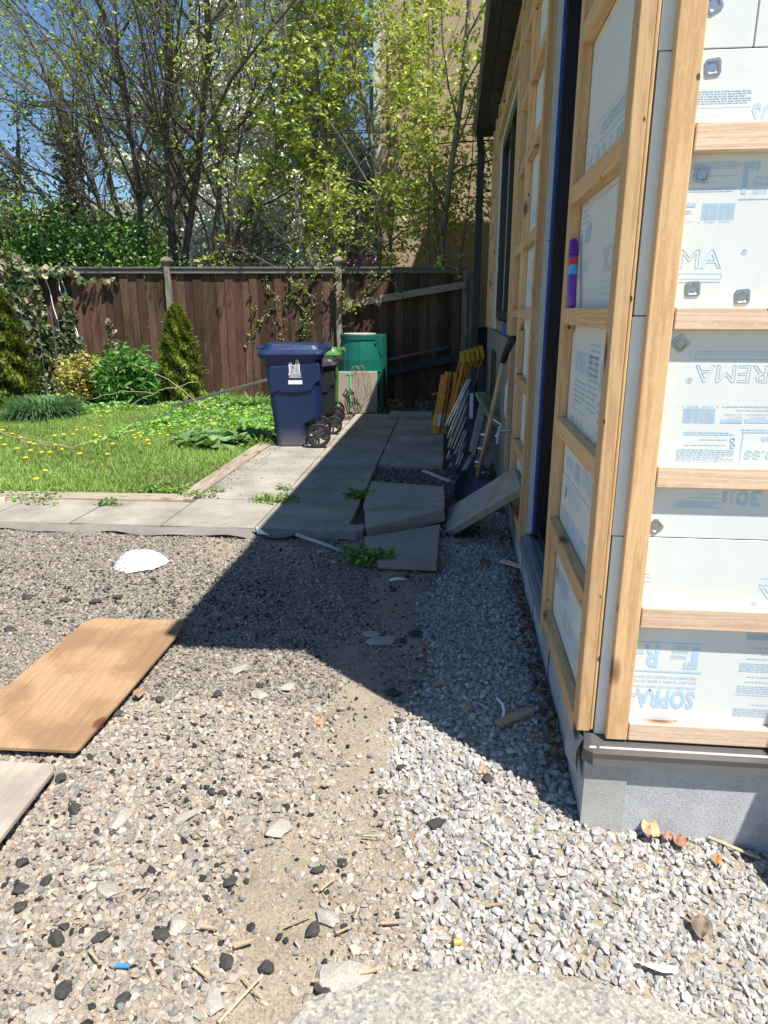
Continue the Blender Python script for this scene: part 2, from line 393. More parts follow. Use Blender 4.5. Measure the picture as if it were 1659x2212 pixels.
def stones(n, x0, x1, y0, y1, fn, smin, smax, pal, name, shapes, lab, mat, smooth=False, flat=(.55, .9), lift=(-.5, .7), jit=.15, power=1.6):
    x = rs.uniform(x0, x1, n); y = rs.uniform(y0, y1, n)
    k = inview(x, y) & fn(x, y); x = x[k]; y = y[k]; n = len(x)
    s = smin + (smax - smin) * rs.uniform(0, 1, n) ** power
    z = hgt(x, y) + s * rs.uniform(lift[0], lift[1], n)
    sc3 = np.stack([s * rs.uniform(.75, 1.25, n), s * rs.uniform(.65, 1, n), s * rs.uniform(flat[0], flat[1], n)], 1)
    o = scatter(name, shapes, np.stack([x, y, z], 1), rot_euler(rs.uniform(-.7, .7, n), rs.uniform(-.7, .7, n), rs.uniform(0, 6.28, n)), sc3, pick(pal, n, jit), mat, smooth=smooth)
    return struct(tag(o, *lab), 'stuff')
HUL = [hull(13, i) for i in range(14)]; HUL2 = [hull(9, 50 + i) for i in range(8)]
PEB = [pebble(i) for i in range(9)] + [hull(16, 80 + i) for i in range(13)]
PEB = [(v, f) for v, f in PEB]
front = lambda x, y: ~((x > .43) & (y > 1.93)) & (y > asphedge(x) - .02)
isgr = lambda x, y: (x > split(x, y) + rs.normal(0, .035, len(x))) & front(x, y) & (y < 5.6)
stones(30000, -.35, 1.5, 1.1, 5.3, isgr, .006, .013, grey, 'crushed_gravel', HUL, ('finer crushed grey stone filling under the pale gravel strip', 'gravel'), M_stone, lift=(-.9, .3))
stones(38000, -.35, 1.5, 1.1, 5.3, isgr, .011, .0195, grey, 'crushed_gravel', HUL, ('pale grey crushed stone gravel strip along the house foundation', 'gravel'), M_stone)
nearp = lambda x, y: (x < split(x, y) + rs.normal(0, .05, len(x))) & (y > asphedge(x) - .02) & (y < 4.68)
def bare(x, y):   # packed strip with little stone between the two gravels, and near the slabs
    f = 1.1 * np.exp(-((x - (-.34 + (y - 2) * .03)) / (.20 + .06 * np.sin(y * 9))) ** 4) + .75 * np.exp(-((y - 4.35) / .35) ** 2) * (x > -1.8)
    f = f * (.8 + .35 * np.sin(x * 13 + y * 5))
    return np.clip(f * 1.05, 0, .94)
pebf = lambda x, y: nearp(x, y) & (rs.uniform(0, 1, len(x)) > bare(x, y))
pnear = lambda x, y: pebf(x, y) & (y < 2.5)
pfar = lambda x, y: pebf(x, y) & (y >= 2.5)
stones(60000, -1.7, .1, .85, 2.5, pnear, .004, .0175, beige + beige + blk[:1], 'pebble_gravel', PEB, ('mixed tan and grey river pebbles in the near yard', 'gravel'), M_stone, power=2.2, flat=(.35, .75), lift=(-.75, .5))
stones(110000, -3.9, .1, 2.5, 4.7, pfar, .0045, .0135, farb, 'pebble_gravel', [hull(18, 80 + i) for i in range(12)], ('tan and grey pebbles of the yard farther off towards the path', 'gravel'), M_pebble, power=1.5)
stones(110000, -3.9, .2, .85, 4.72, nearp, .0015, .005, [(.40, .335, .25), (.34, .285, .215), (.46, .395, .30), (.28, .235, .18), (.48, .43, .36)], 'grit', HUL2, ('fine sandy grit packed between the larger stones', 'grit'), M_stone, power=1.5)
def blkf(x, y):
    d = .09 + .85 * np.exp(-((y - 3.35 + .12 * x) / .35) ** 2) * (x < -.9) + .22 * np.exp(-((x + 1.0) / .35) ** 2) * (y < 2.4)
    d = d * (.35 + .9 * (np.sin(x * 11 + 3 * np.sin(y * 7)) * np.sin(y * 9 + 1) > -.1))
    return nearp(x, y) & (rs.uniform(0, 1, len(x)) < d)
stones(30000, -3.9, .0, .85, 4.6, blkf, .0035, .0145, blk, 'asphalt_crumbs', HUL, ('black asphalt crumbs scattered through the pebbles', 'asphalt crumbs'), M_stone, power=2.2, lift=(.0, .8))

# asphalt patch at the bottom edge
xs = np.linspace(-.45, 1.6, 90); mb = MB(); top = []; bot = []
ve = [(x, float(asphedge(x)), .0) for x in xs]
vs = []; fs = []
for i, x in enumerate(xs):
    h = .012 - max(0, x - .40) * .17
    vs += [(x, float(asphedge(x)) + .012, h - .04), (x, float(asphedge(x)), h - .004), (x, float(asphedge(x)) - .02, h), (x, -1.2, h)]
for i in range(len(xs) - 1):
    for k in range(3): fs.append((i * 4 + k, i * 4 + k + 1, i * 4 + 5 + k, i * 4 + 4 + k))
mb.add(vs, fs); struct(build(mb, 'asphalt_pavement', M_asph, smooth=False))

# ---------------------------------------------------------------- concrete path of flush slabs
def slab_poly(mb, pts, z1, th, jit=.006):
    mb.prism([(p[0] + rnd.uniform(-jit, jit), p[1] + rnd.uniform(-jit, jit)) for p in pts], 2, z1 - th, z1)
mb = MB()
rows = [4.66, 5.42, 6.17, 6.86, 7.56, 8.26, 8.98, 9.75, 10.42]
xl = [-2.10, -1.40, -.73, -.06]
def rowx(y): return 0.012 * (y - 5)
for i in range(len(rows) - 1):
    y0, y1 = rows[i], rows[i + 1]
    for j in range(3):
        if j == 2 and i in (0, 1, 2): continue                      # the broken and missing slabs
        if i == 7 and j == 0: continue
        x0, x1 = xl[j] - rowx(y0), xl[j + 1] - rowx(y0)
        g_ = .006
        slab_poly(mb, [(x0 + g_, y0 + g_), (x1 - g_, y0 + g_), (x1 - g_, y1 - g_), (x0 + g_, y1 - g_)], .05 + rnd.uniform(-.004, .004), .05, .003)
for j in range(9):                                                   # the row running off to the left
    x1 = -2.10 - j * .69; x0 = x1 - .69
    slab_poly(mb, [(x0 + .006, 4.66 - .02 * j + .006), (x1 - .006, 4.66 - .02 * j), (x1 - .006, 5.29 - .018 * j), (x0 + .006, 5.29 - .018 * j - .006)], .05 + rnd.uniform(-.004, .004), .05, .003)
struct(build(mb, 'paved_path', M_conc, bevel=.006))
mb = MB(); mb.box(-2.2, .44, 4.72, 10.5, -.05, .006); struct(build(mb, 'path_bed', simple('dark_joint_soil', (.07, .06, .05), .95, var=.5, nscale=60, bmp=.8, bscale=90, bdist=.01)))
# wooden edging between lawn and path
M_oldwood = [wood('weathered_timber_%d' % k, k, (.24, .19, .14), (.42, .35, .27), dirt=.5) for k in range(3)]
e = thing('edging_board', 'weathered flat timber edging between the lawn and the concrete path', 'edging', (-2.2, 5.4, 0))
mb = MB(); mb.bar((-2.18, 5.39, .04), (-8.0, 5.22, .04), .19, .05); build(mb, 'board', M_oldwood[0], e, bevel=.004)
mb = MB(); mb.bar((-2.19, 5.32, .043), (-2.17, 7.9, .043), .16, .05); build(mb, 'board', M_oldwood[1], e, bevel=.004)

# broken slabs
def slab_thing(name, label, top, th, mat=M_conc2, tilt=None, cat='paving slab'):
    """top: list of 3-D corners of the upper face, thickness straight down its normal"""
    P = [Vector(p) for p in top]; n = (P[1] - P[0]).cross(P[2] - P[0]).normalized()
    if n.z < 0: n = -n
    mb = MB(); k = len(P); mb.add(P + [p - n * th for p in P], [tuple(range(k)), tuple(range(k, 2 * k))[::-1]] + [(i, i + k, (i + 1) % k + k, (i + 1) % k) for i in range(k)])
    o = build(mb, name, mat, loc=(P[0].x, P[0].y, 0), bevel=.005); return tag(o, label, cat)
def rough(pts, amp, n=6, idx=None):
    """subdivide polygon edges listed in idx with small random offsets: broken edges"""
    out = []
    for i, p in enumerate(pts):
        p = Vector(p); q = Vector(pts[(i + 1) % len(pts)]); out.append(p)
        if idx is None or i in idx:
            for k in range(1, n):
                r = p.lerp(q, k / n); out.append(r + Vector((rnd.uniform(-amp, amp), rnd.uniform(-amp, amp), 0)))
    return out
slab_thing('broken_slab', 'broken concrete slab piece lying highest beside the gravel pit of the path', rough([(-.70, 5.95, .10), (-.68, 5.20, .095), (-.35, 5.17, .12), (-.045, 5.05, .165), (-.06, 5.66, .14)], .012, 6, (1, 2)), .055)
slab_thing('broken_slab', 'tilted triangular concrete slab piece with its thick broken edge facing the gravel', rough([(-.67, 5.20, .05), (-.60, 4.70, .06), (-.05, 4.98, .135), (-.05, 5.12, .12)], .008, 6, (1,)), .095)
slab_thing('concrete_lump', 'small broken lump of concrete at the corner of the path', rough([(-.98, 4.76, .05), (-.97, 4.62, .05), (-.63, 4.66, .06), (-.61, 4.80, .06)], .015, 5), .085, cat='concrete lump')
slab_thing('broken_slab', 'flat cracked concrete slab lying lowest in the gravel below the path', rough([(-.58, 4.50, .06), (-.55, 4.24, .055), (-.44, 4.05, .055), (-.075, 4.02, .065), (-.07, 4.82, .07)], .008, 5, (0, 1, 4)), .055)
a, b_, c_, d_ = G(963, 1157), G(976, 1108), PX(1113, 1018, .405), PX(1123, 1056, .405)
a = Vector((-.03, 4.74, .03)); b_ = Vector((-.02, 5.38, .03)); c_ = Vector((.40, 4.44, .585)); d_ = Vector((.405, 4.02, .555))
slab_thing('leaning_slab', 'square concrete paving slab leaning up against the timber strapping of the house', [a, b_, c_, d_], .05, M_conc)
tag(build(MB().box(-.93, -.30, 9.95, 10.42, .05, .10), 'paving_slab', M_conc2, bevel=.006), 'loose concrete slab lying on the path end near the fence foot', 'paving slab')
# upright slab in front of the barrel with a green paint mark
t_ = thing('upright_slab', 'upright concrete slab with a green spray paint line standing before the rain barrel', 'concrete slab', (-1.5, 10.85, 0))
mb = MB(); mb.bar((-1.83, 10.78, .32), (-1.18, 10.84, .32), .07, .645); build(mb, 'slab', concrete('tan_brushed_concrete', (.42, .36, .28), .15, .15), t_, bevel=.006)
mb = MB(); mb.box(-1.60, -1.575, 10.757, 10.80, .03, .60); mb.box(-1.80, -1.55, 10.757, 10.80, .60, .625)
build(mb, 'paint_mark', simple('green_spray_paint', (.18, .62, .30), .7, var=.5, nscale=60), t_)

# ================================================================ house under renovation
XF, YF, TH = .41, 1.93, .032            # outer plane of strapping on the side wall, on the front wall, lumber thickness
XB, YB = XF + .042, YF + .032           # foam faces
house = thing('house', 'house under renovation, clad in pale foam boards and new timber strapping', 'house', (XB, YB, 0))
mb = MB()                                # the structural wall behind the foam, with the door and window openings left out
mb.box(XB + .026, 6, YB + .026, 2.905, .27, 3.74); mb.box(XB + .20, 6, 2.905, 4.0, .22, 3.74)
mb.box(XB + .026, 6, 4.0, 5.93, .27, 3.74); mb.box(XB + .026, 6, 5.93, 8.55, 1.33, 1.44); mb.box(XB + .026, 6, 5.93, 8.55, 3.30, 3.74)
mb.box(XB + .30, 6, 5.93, 8.55, 1.44, 3.30); mb.box(XB + .026, 6, 8.55, 9.93, 1.33, 3.74)
build(mb, 'wall', simple('wall_sheathing', (.30, .22, .13), .8), house)
mb = MB(); mb.box(.85, 7, 9.985, 14.6, -.2, 6.8); mb.box(.80, 7, 9.98, 14.7, 6.8, 7.0)
build(mb, 'unseen_shade_block', M_parge, house)  # unseen block, added to shade the fence end and the beige wall
build(MB().add([(x, y, z) for y in (1.585, 1.6) for x, z in ((1.02, -.3), (1.74, 3.1), (2.5, 3.1), (2.5, -.3))], [(0, 1, 2, 3), (7, 6, 5, 4), (0, 4, 5, 1), (1, 5, 6, 2), (2, 6, 7, 3), (3, 7, 4, 0)]), 'side_or_shade_panel', simple('shade_panel_brown', (.42, .30, .18), .8), house)  # unseen slanted sheet, added only to cast the shadow edge on the front wall
# foundation
mb = MB(); mb.box(.439, .47, 1.905, 5.10, -.3, .262); mb.box(.4705, 5.9, 1.9055, 1.985, -.3, .262)
fo = build(mb, 'foundation', M_found, house, bevel=.006)
mb = MB(); mb.box(.436, .565, 1.899, 1.9045, -.3, .235)
build(mb, 'corner_panel', concrete('light_cement_panel', (.46, .45, .42), .35, .1), fo)
for k in range(4): build(MB().box(.4355, .4385, 2.75 + k * .62, 2.754 + k * .62, -.2, .25), 'panel_joint', M_black, fo)
mb = MB(); mb.box(.437, .48, 5.102, 9.95, -.3, 1.325); mb.box(.4375, .9, 9.951, 9.98, -.3, 1.32)
pf = build(mb, 'foundation_wall', M_parge, house, bevel=.004)
mb = MB(); mb.box(.430, .436, 7.6, 8.5, .55, 1.12); build(mb, 'niche_shade_plate', M_black, pf)  # flat black plate standing for the shade inside the basement window niche
mb = MB(); mb.box(.415, .437, 5.55, 5.68, .72, 1.02); mb.box(.405, .415, 5.58, 5.65, .76, .98); build(mb, 'cable_cover', M_white, pf, bevel=.004)
# foam boards
ZT = 3.72
seams = [.272, .316, .926, 1.536, 2.146, 2.756, 3.366, ZT]
fa = MB(); boards = []
def board(x0, x1, y0, y1, z0, z1, edge=None):
    o = build(MB().box(x0, x1, y0, y1, z0, z1), 'insulation_board', M_foam, house, bevel=.0015, seg=1); boards.append(o); return o
g_ = .0014
front_boards = {}
for i in range(len(seams) - 1):
    z0, z1 = seams[i] + g_, seams[i + 1] - g_
    if i == 0: continue
    z0 = .272 if i == 1 else z0
    if i == 4:
        front_boards['4a'] = board(.464, .680, YB, YB + .025, z0, z1); front_boards[i] = board(.683, 1.349, YB, YB + .025, z0, z1)
    else: front_boards[i] = board(.464 + (.003 if i % 2 else 0), 1.349, YB, YB + .025, z0, z1)
    if i < 7:
        side1 = board(XB, XB + .0245, YB + .033, 2.903, z0, z1)
        if i == 2: sb2 = side1
        if i == 3: sb3 = side1
        if i == 1: sb1 = side1
        s2 = board(XB, XB + .0245, 4.003, 5.925, z0, z1)
        if i == 3: sc3 = s2
        if i == 2: sc2 = s2
        if z1 > 3.31: board(XB, XB + .0245, 5.93, 8.55, max(z0, 3.31), z1)
        if z1 > 1.4: board(XB, XB + .0245, 8.555, 9.93, max(z0, 1.335), z1)
# cut edge of the foam at the door jamb, in two lifts with a joint
mb = MB(); mb.box(XB - .001, XB + .028, 3.992, 4.002, .28, 1.10); mb.box(XB - .001, XB + .028, 3.992, 4.002, 1.106, 1.90); mb.box(XB - .001, XB + .028, 3.992, 4.002, 1.906, 3.3)
build(mb, 'jamb_foam_edge', M_foamedge, house)
mb = MB(); mb.box(XB + .029, XB + .042, 3.985, 4.0, .28, 3.3); build(mb, 'membrane_strip', M_bluetape, house)
# door
d_ = thing_ = MB(); d_.box(XB + .043, XB + .12, 3.94, 3.999, .262, 3.25); d_.box(XB + .043, XB + .12, 2.906, 2.96, .262, 3.25); d_.box(XB + .06, XB + .12, 2.96, 3.94, 3.1, 3.25); d_.box(XB + .06, XB + .12, 2.96, 3.94, .262, .33)
door = build(d_, 'door', simple('black_door_frame', (.010, .010, .012), .45), house)
build(MB().box(XB + .085, XB + .10, 2.96, 3.94, .33, 3.1), 'glass', simple('dark_glass', (.01, .012, .015), .05, var=0, bmp=0, spec=.8), door)
mb = MB(); mb.box(XF + .012, XB + .10, 2.907, 3.998, .222, .262); mb.box(XF + .004, XF + .011, 2.91, 3.995, .19, .255); mb.box(XF + .03, XB + .02, 2.92, 3.99, .263, .275)
build(mb, 'door_sill', simple('grey_sill_metal', (.22, .24, .27), .4, spec=.6), house, bevel=.003)
# window
wi = MB(); wi.box(XB + .01, XB + .09, 5.94, 6.02, 1.46, 3.29); wi.box(XB + .01, XB + .09, 8.46, 8.54, 1.46, 3.29); wi.box(XB + .01, XB + .09, 6.02, 8.46, 1.46, 1.54); wi.box(XB + .01, XB + .09, 6.02, 8.46, 3.21, 3.29); wi.box(XB + .01, XB + .08, 7.2, 7.26, 1.54, 3.21)
win = build(wi, 'window', simple('dark_green_window_frame', (.022, .028, .020), .4), house, bevel=.004)
build(MB().box(XB + .045, XB + .055, 6.02, 8.46, 1.54, 3.21), 'pane', simple('window_glass', (.02, .025, .025), .04, var=0, bmp=0, spec=1), win)
M_wr = simple('pale_blue_foam', (.50, .55, .66), .8)
for y0, y1 in ((5.86, 5.925), (8.57, 8.64)): build(MB().box(XB - .006, XB + .025, y0, y1, 1.35, 3.30), 'window_return', M_wr, win)
mb = MB(); mb.box(XB - .012, XB + .01, 5.95, 6.9, 1.335, 1.44); build(mb, 'membrane_strip', M_bluetape, win)

# strapping: every stick its own part
def stick(x0, x1, y0, y1, z0, z1, ax): return build(MB().box(x0, x1, y0, y1, z0, z1), 'furring_strip', W[ax], house, bevel=.0035)
SZ = [(3.28, 3.34), (2.86, 2.92), (2.44, 2.50), (1.92, 1.985), (1.50, 1.558), (1.078, 1.139), (.655, .72)]
# front wall
stick(.496, .560, YF, YB - .001, .277, ZT, 2)
for z0, z1 in SZ + [(.277, .337)]: stick(.563, 1.349, YF + .001, YB - .001, z0, z1, 0)
# side wall
stick(.412, XB - .001, 1.955, 2.030, .285, ZT, 2); stick(XB, .461, 1.957, 1.9935, .290, ZT, 2)
stick(XF, XB - .001, 2.836, 2.900, .20, ZT, 2)
for z0, z1 in SZ + [(.235, .30)]: stick(XF + .001, XB - .002, 2.032, 2.834, z0, z1, 1)
stick(XF, XB - .001, 4.004, 4.068, .205, ZT, 2); stick(XF, XB - .001, 4.84, 4.904, .23, ZT, 2)
for z0, z1 in SZ + [(.24, .30)]: stick(XF + .001, XB - .002, 4.070, 4.838, z0, z1, 1)
stick(XF + .004, XB - .002, 4.70, 4.76, .725, 1.072, 2); stick(XF + .003, XB - .002, 4.765, 4.83, 1.145, 1.42, 2)
stick(XF, XB - .001, 5.42, 5.484, .30, ZT, 2); stick(XF, XB - .001, 5.80, 5.855, 1.36, ZT, 2)
for z0, z1 in SZ[:5]: stick(XF + .001, XB - .002, 4.906, 5.418, z0, z1, 1)
for y in (8.66, 9.27, 9.86): stick(XF, XB - .001, y, y + .064, 1.34, ZT, 2)
for z0, z1 in SZ[:5]:
    stick(XF + .001, XB - .002, 8.726, 9.268, z0, z1, 1); stick(XF + .001, XB - .002, 9.336, 9.858, z0, z1, 1)
for z in (3.36, 3.60): stick(XF + .001, XB - .002, 5.486, 8.658, z, z + .06, 1)
for y in (6.6, 7.4, 8.1): stick(XF + .003, XB - .003, y, y + .064, 3.422, 3.598, 2)

# flashing along the foot of the front wall
fl = MB()
def flpoly(): return [(YB - .001, .272), (YB - .001, .276), (1.915, .262), (1.886, .254), (1.886, .237), (1.876, .218), (1.880, .215), (1.891, .234), (1.891, .250), (1.915, .257)]
fl.prism(flpoly(), 0, .452, 1.349)
flo = build(fl, 'base_flashing', M_flash, house)
mb = MB(); mb.add([(.452, 1.966, .277), (.452, 1.886, .2525), (.425, 1.90, .262), (.44, 1.99, .30)], [(0, 1, 2, 3)]); mb.add([(.452, 1.886, .254), (.452, 1.876, .218), (.42, 1.90, .225), (.425, 1.90, .262)], [(0, 1, 2, 3)])
mb.box(.418, .4365, 1.96, 2.9, .23, .272)
build(mb, 'corner_flashing', simple('dark_flashing', (.05, .05, .052), .4, spec=.5), house)
mb = MB()
seg = 7
vs = []
for i in range(seg + 1):
    for j in range(6):
        y = 1.935 + i * .035; z = .275 - j * .032 * (1 - .06 * i); vs.append((.431 - .012 * math.sin(j * .9 + i) - .004 * j, y, z))
mb.add(vs, [(i * 6 + j, i * 6 + j + 1, i * 6 + 7 + j, i * 6 + 6 + j) for i in range(seg) for j in range(5)])
build(mb, 'membrane_flap', simple('grey_membrane', (.32, .33, .31), .5, bmp=.3, bscale=40, bdist=.01), house, smooth=True)
# roof edge
EX, EZ = .195, 3.76
mb = MB(); mb.box(EX + .10, 6.2, 1.60, 10.35, EZ, EZ + .03); 
for k in range(16): mb.box(EX + .101, XF + .03, 1.9 + k * .53, 1.912 + k * .53, EZ - .004, EZ - .0005)
sof = build(mb, 'soffit', M_dkmetal, house)
mb = MB(); mb.loft([[(EX - .02, 1.56, 3.90), (3.2, 1.56, 5.1), (3.2, 1.56, 5.2), (EX - .02, 1.56, 3.96)], [(EX - .02, 10.4, 3.90), (3.2, 10.4, 5.1), (3.2, 10.4, 5.2), (EX - .02, 10.4, 3.96)]])
mb.loft([[(6.4, 1.56, 3.90), (3.2, 1.56, 5.1), (3.2, 1.56, 5.2), (6.4, 1.56, 3.96)], [(6.4, 10.4, 3.90), (3.2, 10.4, 5.1), (3.2, 10.4, 5.2), (6.4, 10.4, 3.96)]])
mb.prism([(EX + .15, 3.79), (6.2, 3.79), (3.2, 5.08)], 1, 1.75, 10.3)
build(mb, 'roof', simple('brown_shingles', (.10, .08, .07), .9), house)
mb = MB(); mb.prism([(EX, EZ), (EX + .095, EZ), (EX + .095, EZ + .12), (EX + .09, EZ + .12), (EX + .088, EZ + .008), (EX + .008, EZ + .008), (EX - .012, EZ + .07), (EX - .012, EZ + .12), (EX - .022, EZ + .12), (EX - .02, EZ + .065)], 1, 1.58, 10.33)
gut = build(mb, 'gutter', M_dkmetal, house)
dsx, dsy = .245, 10.2
mb = MB()
mb.bar((dsx, dsy + .0, EZ + .02), (dsx + .03, dsy + .1, 3.55), .09, .07, up=(0, 1, 0)); mb.bar((dsx + .03, dsy + .1, 3.56), (dsx + .03, dsy + .1, .42), .095, .075, up=(0, 1, 0)); mb.bar((dsx + .03, dsy + .1, .43), (dsx - .25, dsy - .05, .22), .09, .07)
for z in (3.0, 1.9, .95): mb.box(dsx - .022, dsx + .082, dsy + .055, dsy + .145, z, z + .04)
build(mb, 'downspout', simple('black_downspout', (.016, .018, .022), .45), house, bevel=.006)
# plate washers holding the foam
def washer(cx, cz, a, parent, plane='F', y=None, s=.0185):
    mb = MB(); n = 20; rings = []
    prof = [(1.0, .0), (1.0, .0022), (.72, .0026), (.60, -.001), (.34, -.004), (.30, -.0015), (.14, -.0015), (.12, -.006), (0.02, -.006)]
    for r, d in prof:
        ring = []
        for k in range(n):
            t = 2 * math.pi * k / n; sq = 1.0
            if r > .7: sq = min(1 / max(abs(math.cos(t)), abs(math.sin(t))), 1.25)
            px_, pz_ = r * s * sq * math.cos(t), r * s * sq * math.sin(t)
            c, s_ = math.cos(a), math.sin(a); u, v_ = px_ * c - pz_ * s_, px_ * s_ + pz_ * c
            ring.append((cx + u, YB - .0005 - d, cz + v_) if plane == 'F' else (XB - .0005 - d, y + u, cz + v_))
        rings.append(ring)
    mb.loft(rings); return build(mb, 'plate_washer', M_steel, parent, smooth=False)
for (x, y), a, k in (((1540, 145), .12, 4), ((1516, 377), -.25, 4), ((1496, 624), .06, 3), ((1603, 641), .1, 3), ((1470, 742), .78, 3), ((1415, 1137), .75, 2), ((1542, 8), .5, 4)):
    p = PY(x, y, YB); fb = front_boards[k]
    if k == 4 and p.x < .68: fb = front_boards['4a']
    washer(p.x, p.z, a, fb)
for k, (y, z) in enumerate(((2.75, 1.96), (2.72, .86), (2.73, .60), (2.78, .50), (2.80, 1.49))): washer(0, z, .3 * k, sb2, 'S', y)
# pipe through the wall and hose tap
tp = thing('hose_tap', 'chrome outdoor tap and pipe sticking out between the timber straps', 'tap', (.36, 4.9, .75))
build(MB().tube([(XB + .01, 4.88, .748), (.355, 4.88, .745)], .009, 10), 'pipe', M_steel, tp)
mb = MB(); mb.tube([(.375, 4.88, .745), (.315, 4.88, .742)], .016, 12); mb.tube([(.33, 4.88, .742), (.30, 4.875, .70)], [.014, .011], 12); mb.tube([(.385, 4.88, .745), (.39, 4.88, .745)], .032, 16)
build(mb, 'valve', M_steel, tp, smooth=False)
mb = MB(); mb.tube([(.335, 4.88, .755), (.335, 4.88, .785)], .006, 8); mb.bar((.32, 4.86, .775), (.305, 4.80, .66), .012, .02); build(mb, 'handle', M_steel, tp)

# ---------------------------------------------------------------- printing on the foam boards
def text_mesh(s, outline=0, bold=0.0):
    cu = bpy.data.curves.new('lettering', 'FONT'); cu.body = s; cu.size = 1; cu.resolution_u = 2
    if outline: cu.fill_mode = 'NONE'; cu.bevel_depth = outline; cu.bevel_resolution = 0
    else: cu.offset = bold
    o = bpy.data.objects.new('lettering', cu); col.objects.link(o)
    dg = bpy.context.evaluated_depsgraph_get(); me = bpy.data.meshes.new_from_object(o.evaluated_get(dg))
    v = [tuple(x.co) for x in me.vertices]; f = [tuple(p.vertices) for p in me.polygons]
    bpy.data.objects.remove(o); bpy.data.curves.remove(cu); bpy.data.meshes.remove(me)
    return v, f
class Print:
    """ink on one board face; boxes are given in wall coordinates (a,z), a = X on the front wall, a = -Y on the side wall"""
    def __init__(s, plane, lift=.0007): s.mb = MB(); s.plane = plane; s.lift = lift
    def P(s, a, z, l=0): return (a, YB - s.lift - l, z) if s.plane == 'F' else (XB - s.lift - l, -a, z)
    def rect(s, a0, a1, z0, z1):
        s.mb.add([s.P(a0, z0), s.P(a1, z0), s.P(a1, z1), s.P(a0, z1)], [(0, 1, 2, 3)])
    def text(s, t, a0, a1, z0, z1, rot=False, outline=0, bold=0.0):
        v, f = text_mesh(t, 0.02 if outline else 0, bold)
        if outline:                       # rebuild outline with absolute line width after fitting
            v, f = text_mesh(t, outline)
        xs = [p[0] for p in v]; ys = [p[1] for p in v]; x0, x1, y0, y1 = min(xs), max(xs), min(ys), max(ys)
        o = []
        for p in v:
            u = (p[0] - x0) / (x1 - x0); w_ = (p[1] - y0) / (y1 - y0)
            if rot: u, w_ = 1 - u, 1 - w_
            o.append(s.P(a0 + u * (a1 - a0), z0 + w_ * (z1 - z0), p[2] * .02 if outline else 0))
        s.mb.add(o, f)
    def rows(s, a0, a1, z0, z1, n, thick=.5, ragged=.25):
        """unreadable fine print: rows of word-length dashes"""
        h = (z1 - z0) / n
        for i in range(n):
            z = z1 - (i + .5) * h; a = a0; end = a1 - (rnd.uniform(0, ragged) * (a1 - a0) if i == n - 1 or rnd.random() < .3 else 0)
            while a < end:
                l = min(rnd.uniform(.004, .016), end - a); s.rect(a, a + l, z - h * thick / 2, z + h * thick / 2); a += l + .0022
    def barcode(s, a0, a1, z0, z1):
        a = a0
        while a < a1:
            l = rnd.choice((.0007, .0007, .0014, .002)); s.rect(a, min(a + l, a1), z0, z1); a += l + rnd.choice((.0006, .0007, .0013))
    def done(s, parent, label=None): return build(s.mb, 'printed_text', M_print, parent, fixn=False)
def fbox(f, u0, u1, v0, v1):
    """image rectangle in one of the detail crops -> wall rectangle on the front foam face"""
    ox, oy, k = f; p = PY(ox + (u0 + u1) / 2 * k, oy + v0 * k, YB); q = PY(ox + (u0 + u1) / 2 * k, oy + v1 * k, YB)
    l = PY(ox + u0 * k, oy + (v0 + v1) / 2 * k, YB); r = PY(ox + u1 * k, oy + (v0 + v1) / 2 * k, YB)
    return l.x, r.x, q.z, p.z
Q5 = (1324.8, 0, .2014); Q6 = (1324.8, 345.6, .2014); Q7 = (1324.8, 691.2, .2014); Q8 = (1267.2, 1123.2, .2361)
# top row, left piece
p = Print('F'); p.rows(*fbox(Q5, 905, 1480, 960, 1115), 6); p.rect(*fbox(Q5, 905, 1470, 1146, 1152)); p.rows(*fbox(Q5, 905, 1140, 1238, 1252), 1)
p.rows(*fbox(Q6, 850, 1385, 15, 100), 5); p.rows(*fbox(Q6, 850, 1320, 165, 180), 1); p.rows(*fbox(Q6, 820, 1130, 238, 250), 1); p.rows(*fbox(Q6, 810, 1325, 295, 345), 2)
p.rect(*fbox(Q6, 780, 885, 460, 503)); p.rows(*fbox(Q6, 770, 840, 535, 585), 2, ragged=0); p.text('CANADA', *fbox(Q6, 770, 860, 652, 668))
p.barcode(*fbox(Q6, 950, 1300, 460, 640)); p.text('6  23680  44435', *fbox(Q6, 915, 1250, 648, 672))
p.text('MA', *fbox(Q6, 706, 1172, 955, 1162), outline=.012); p.rect(*fbox(Q6, 700, 1160, 1215, 1220)); p.rect(*fbox(Q6, 700, 1150, 1272, 1277)); p.rect(*fbox(Q6, 700, 1145, 1304, 1312)); p.rect(*fbox(Q6, 1155, 1160, 1215, 1275))
p.done(front_boards['4a'])
# top row, right piece
p = Print('F'); p.text('SOPRA', *fbox(Q5, 1478, 2200, 1095, 1370), bold=.03)
p.text('1', *fbox(Q6, 1392, 1445, 20, 362), bold=.02); p.text('"', *fbox(Q6, 1475, 1578, 12, 112), bold=.02)
p.text('THICKNESS', *fbox(Q6, 1518, 1780, 168, 205)); p.text('ÉPAISSEUR', *fbox(Q6, 1508, 1770, 232, 275)); p.text('GROSOR', *fbox(Q6, 1495, 1650, 315, 362))
p.rect(*fbox(Q6, 1345, 2400, 405, 418)); p.text('R-5', *fbox(Q6, 1850, 2350, 20, 362))
p.text('®', *fbox(Q6, 1372, 1440, 950, 1015), outline=.01)
p.done(front_boards[4])
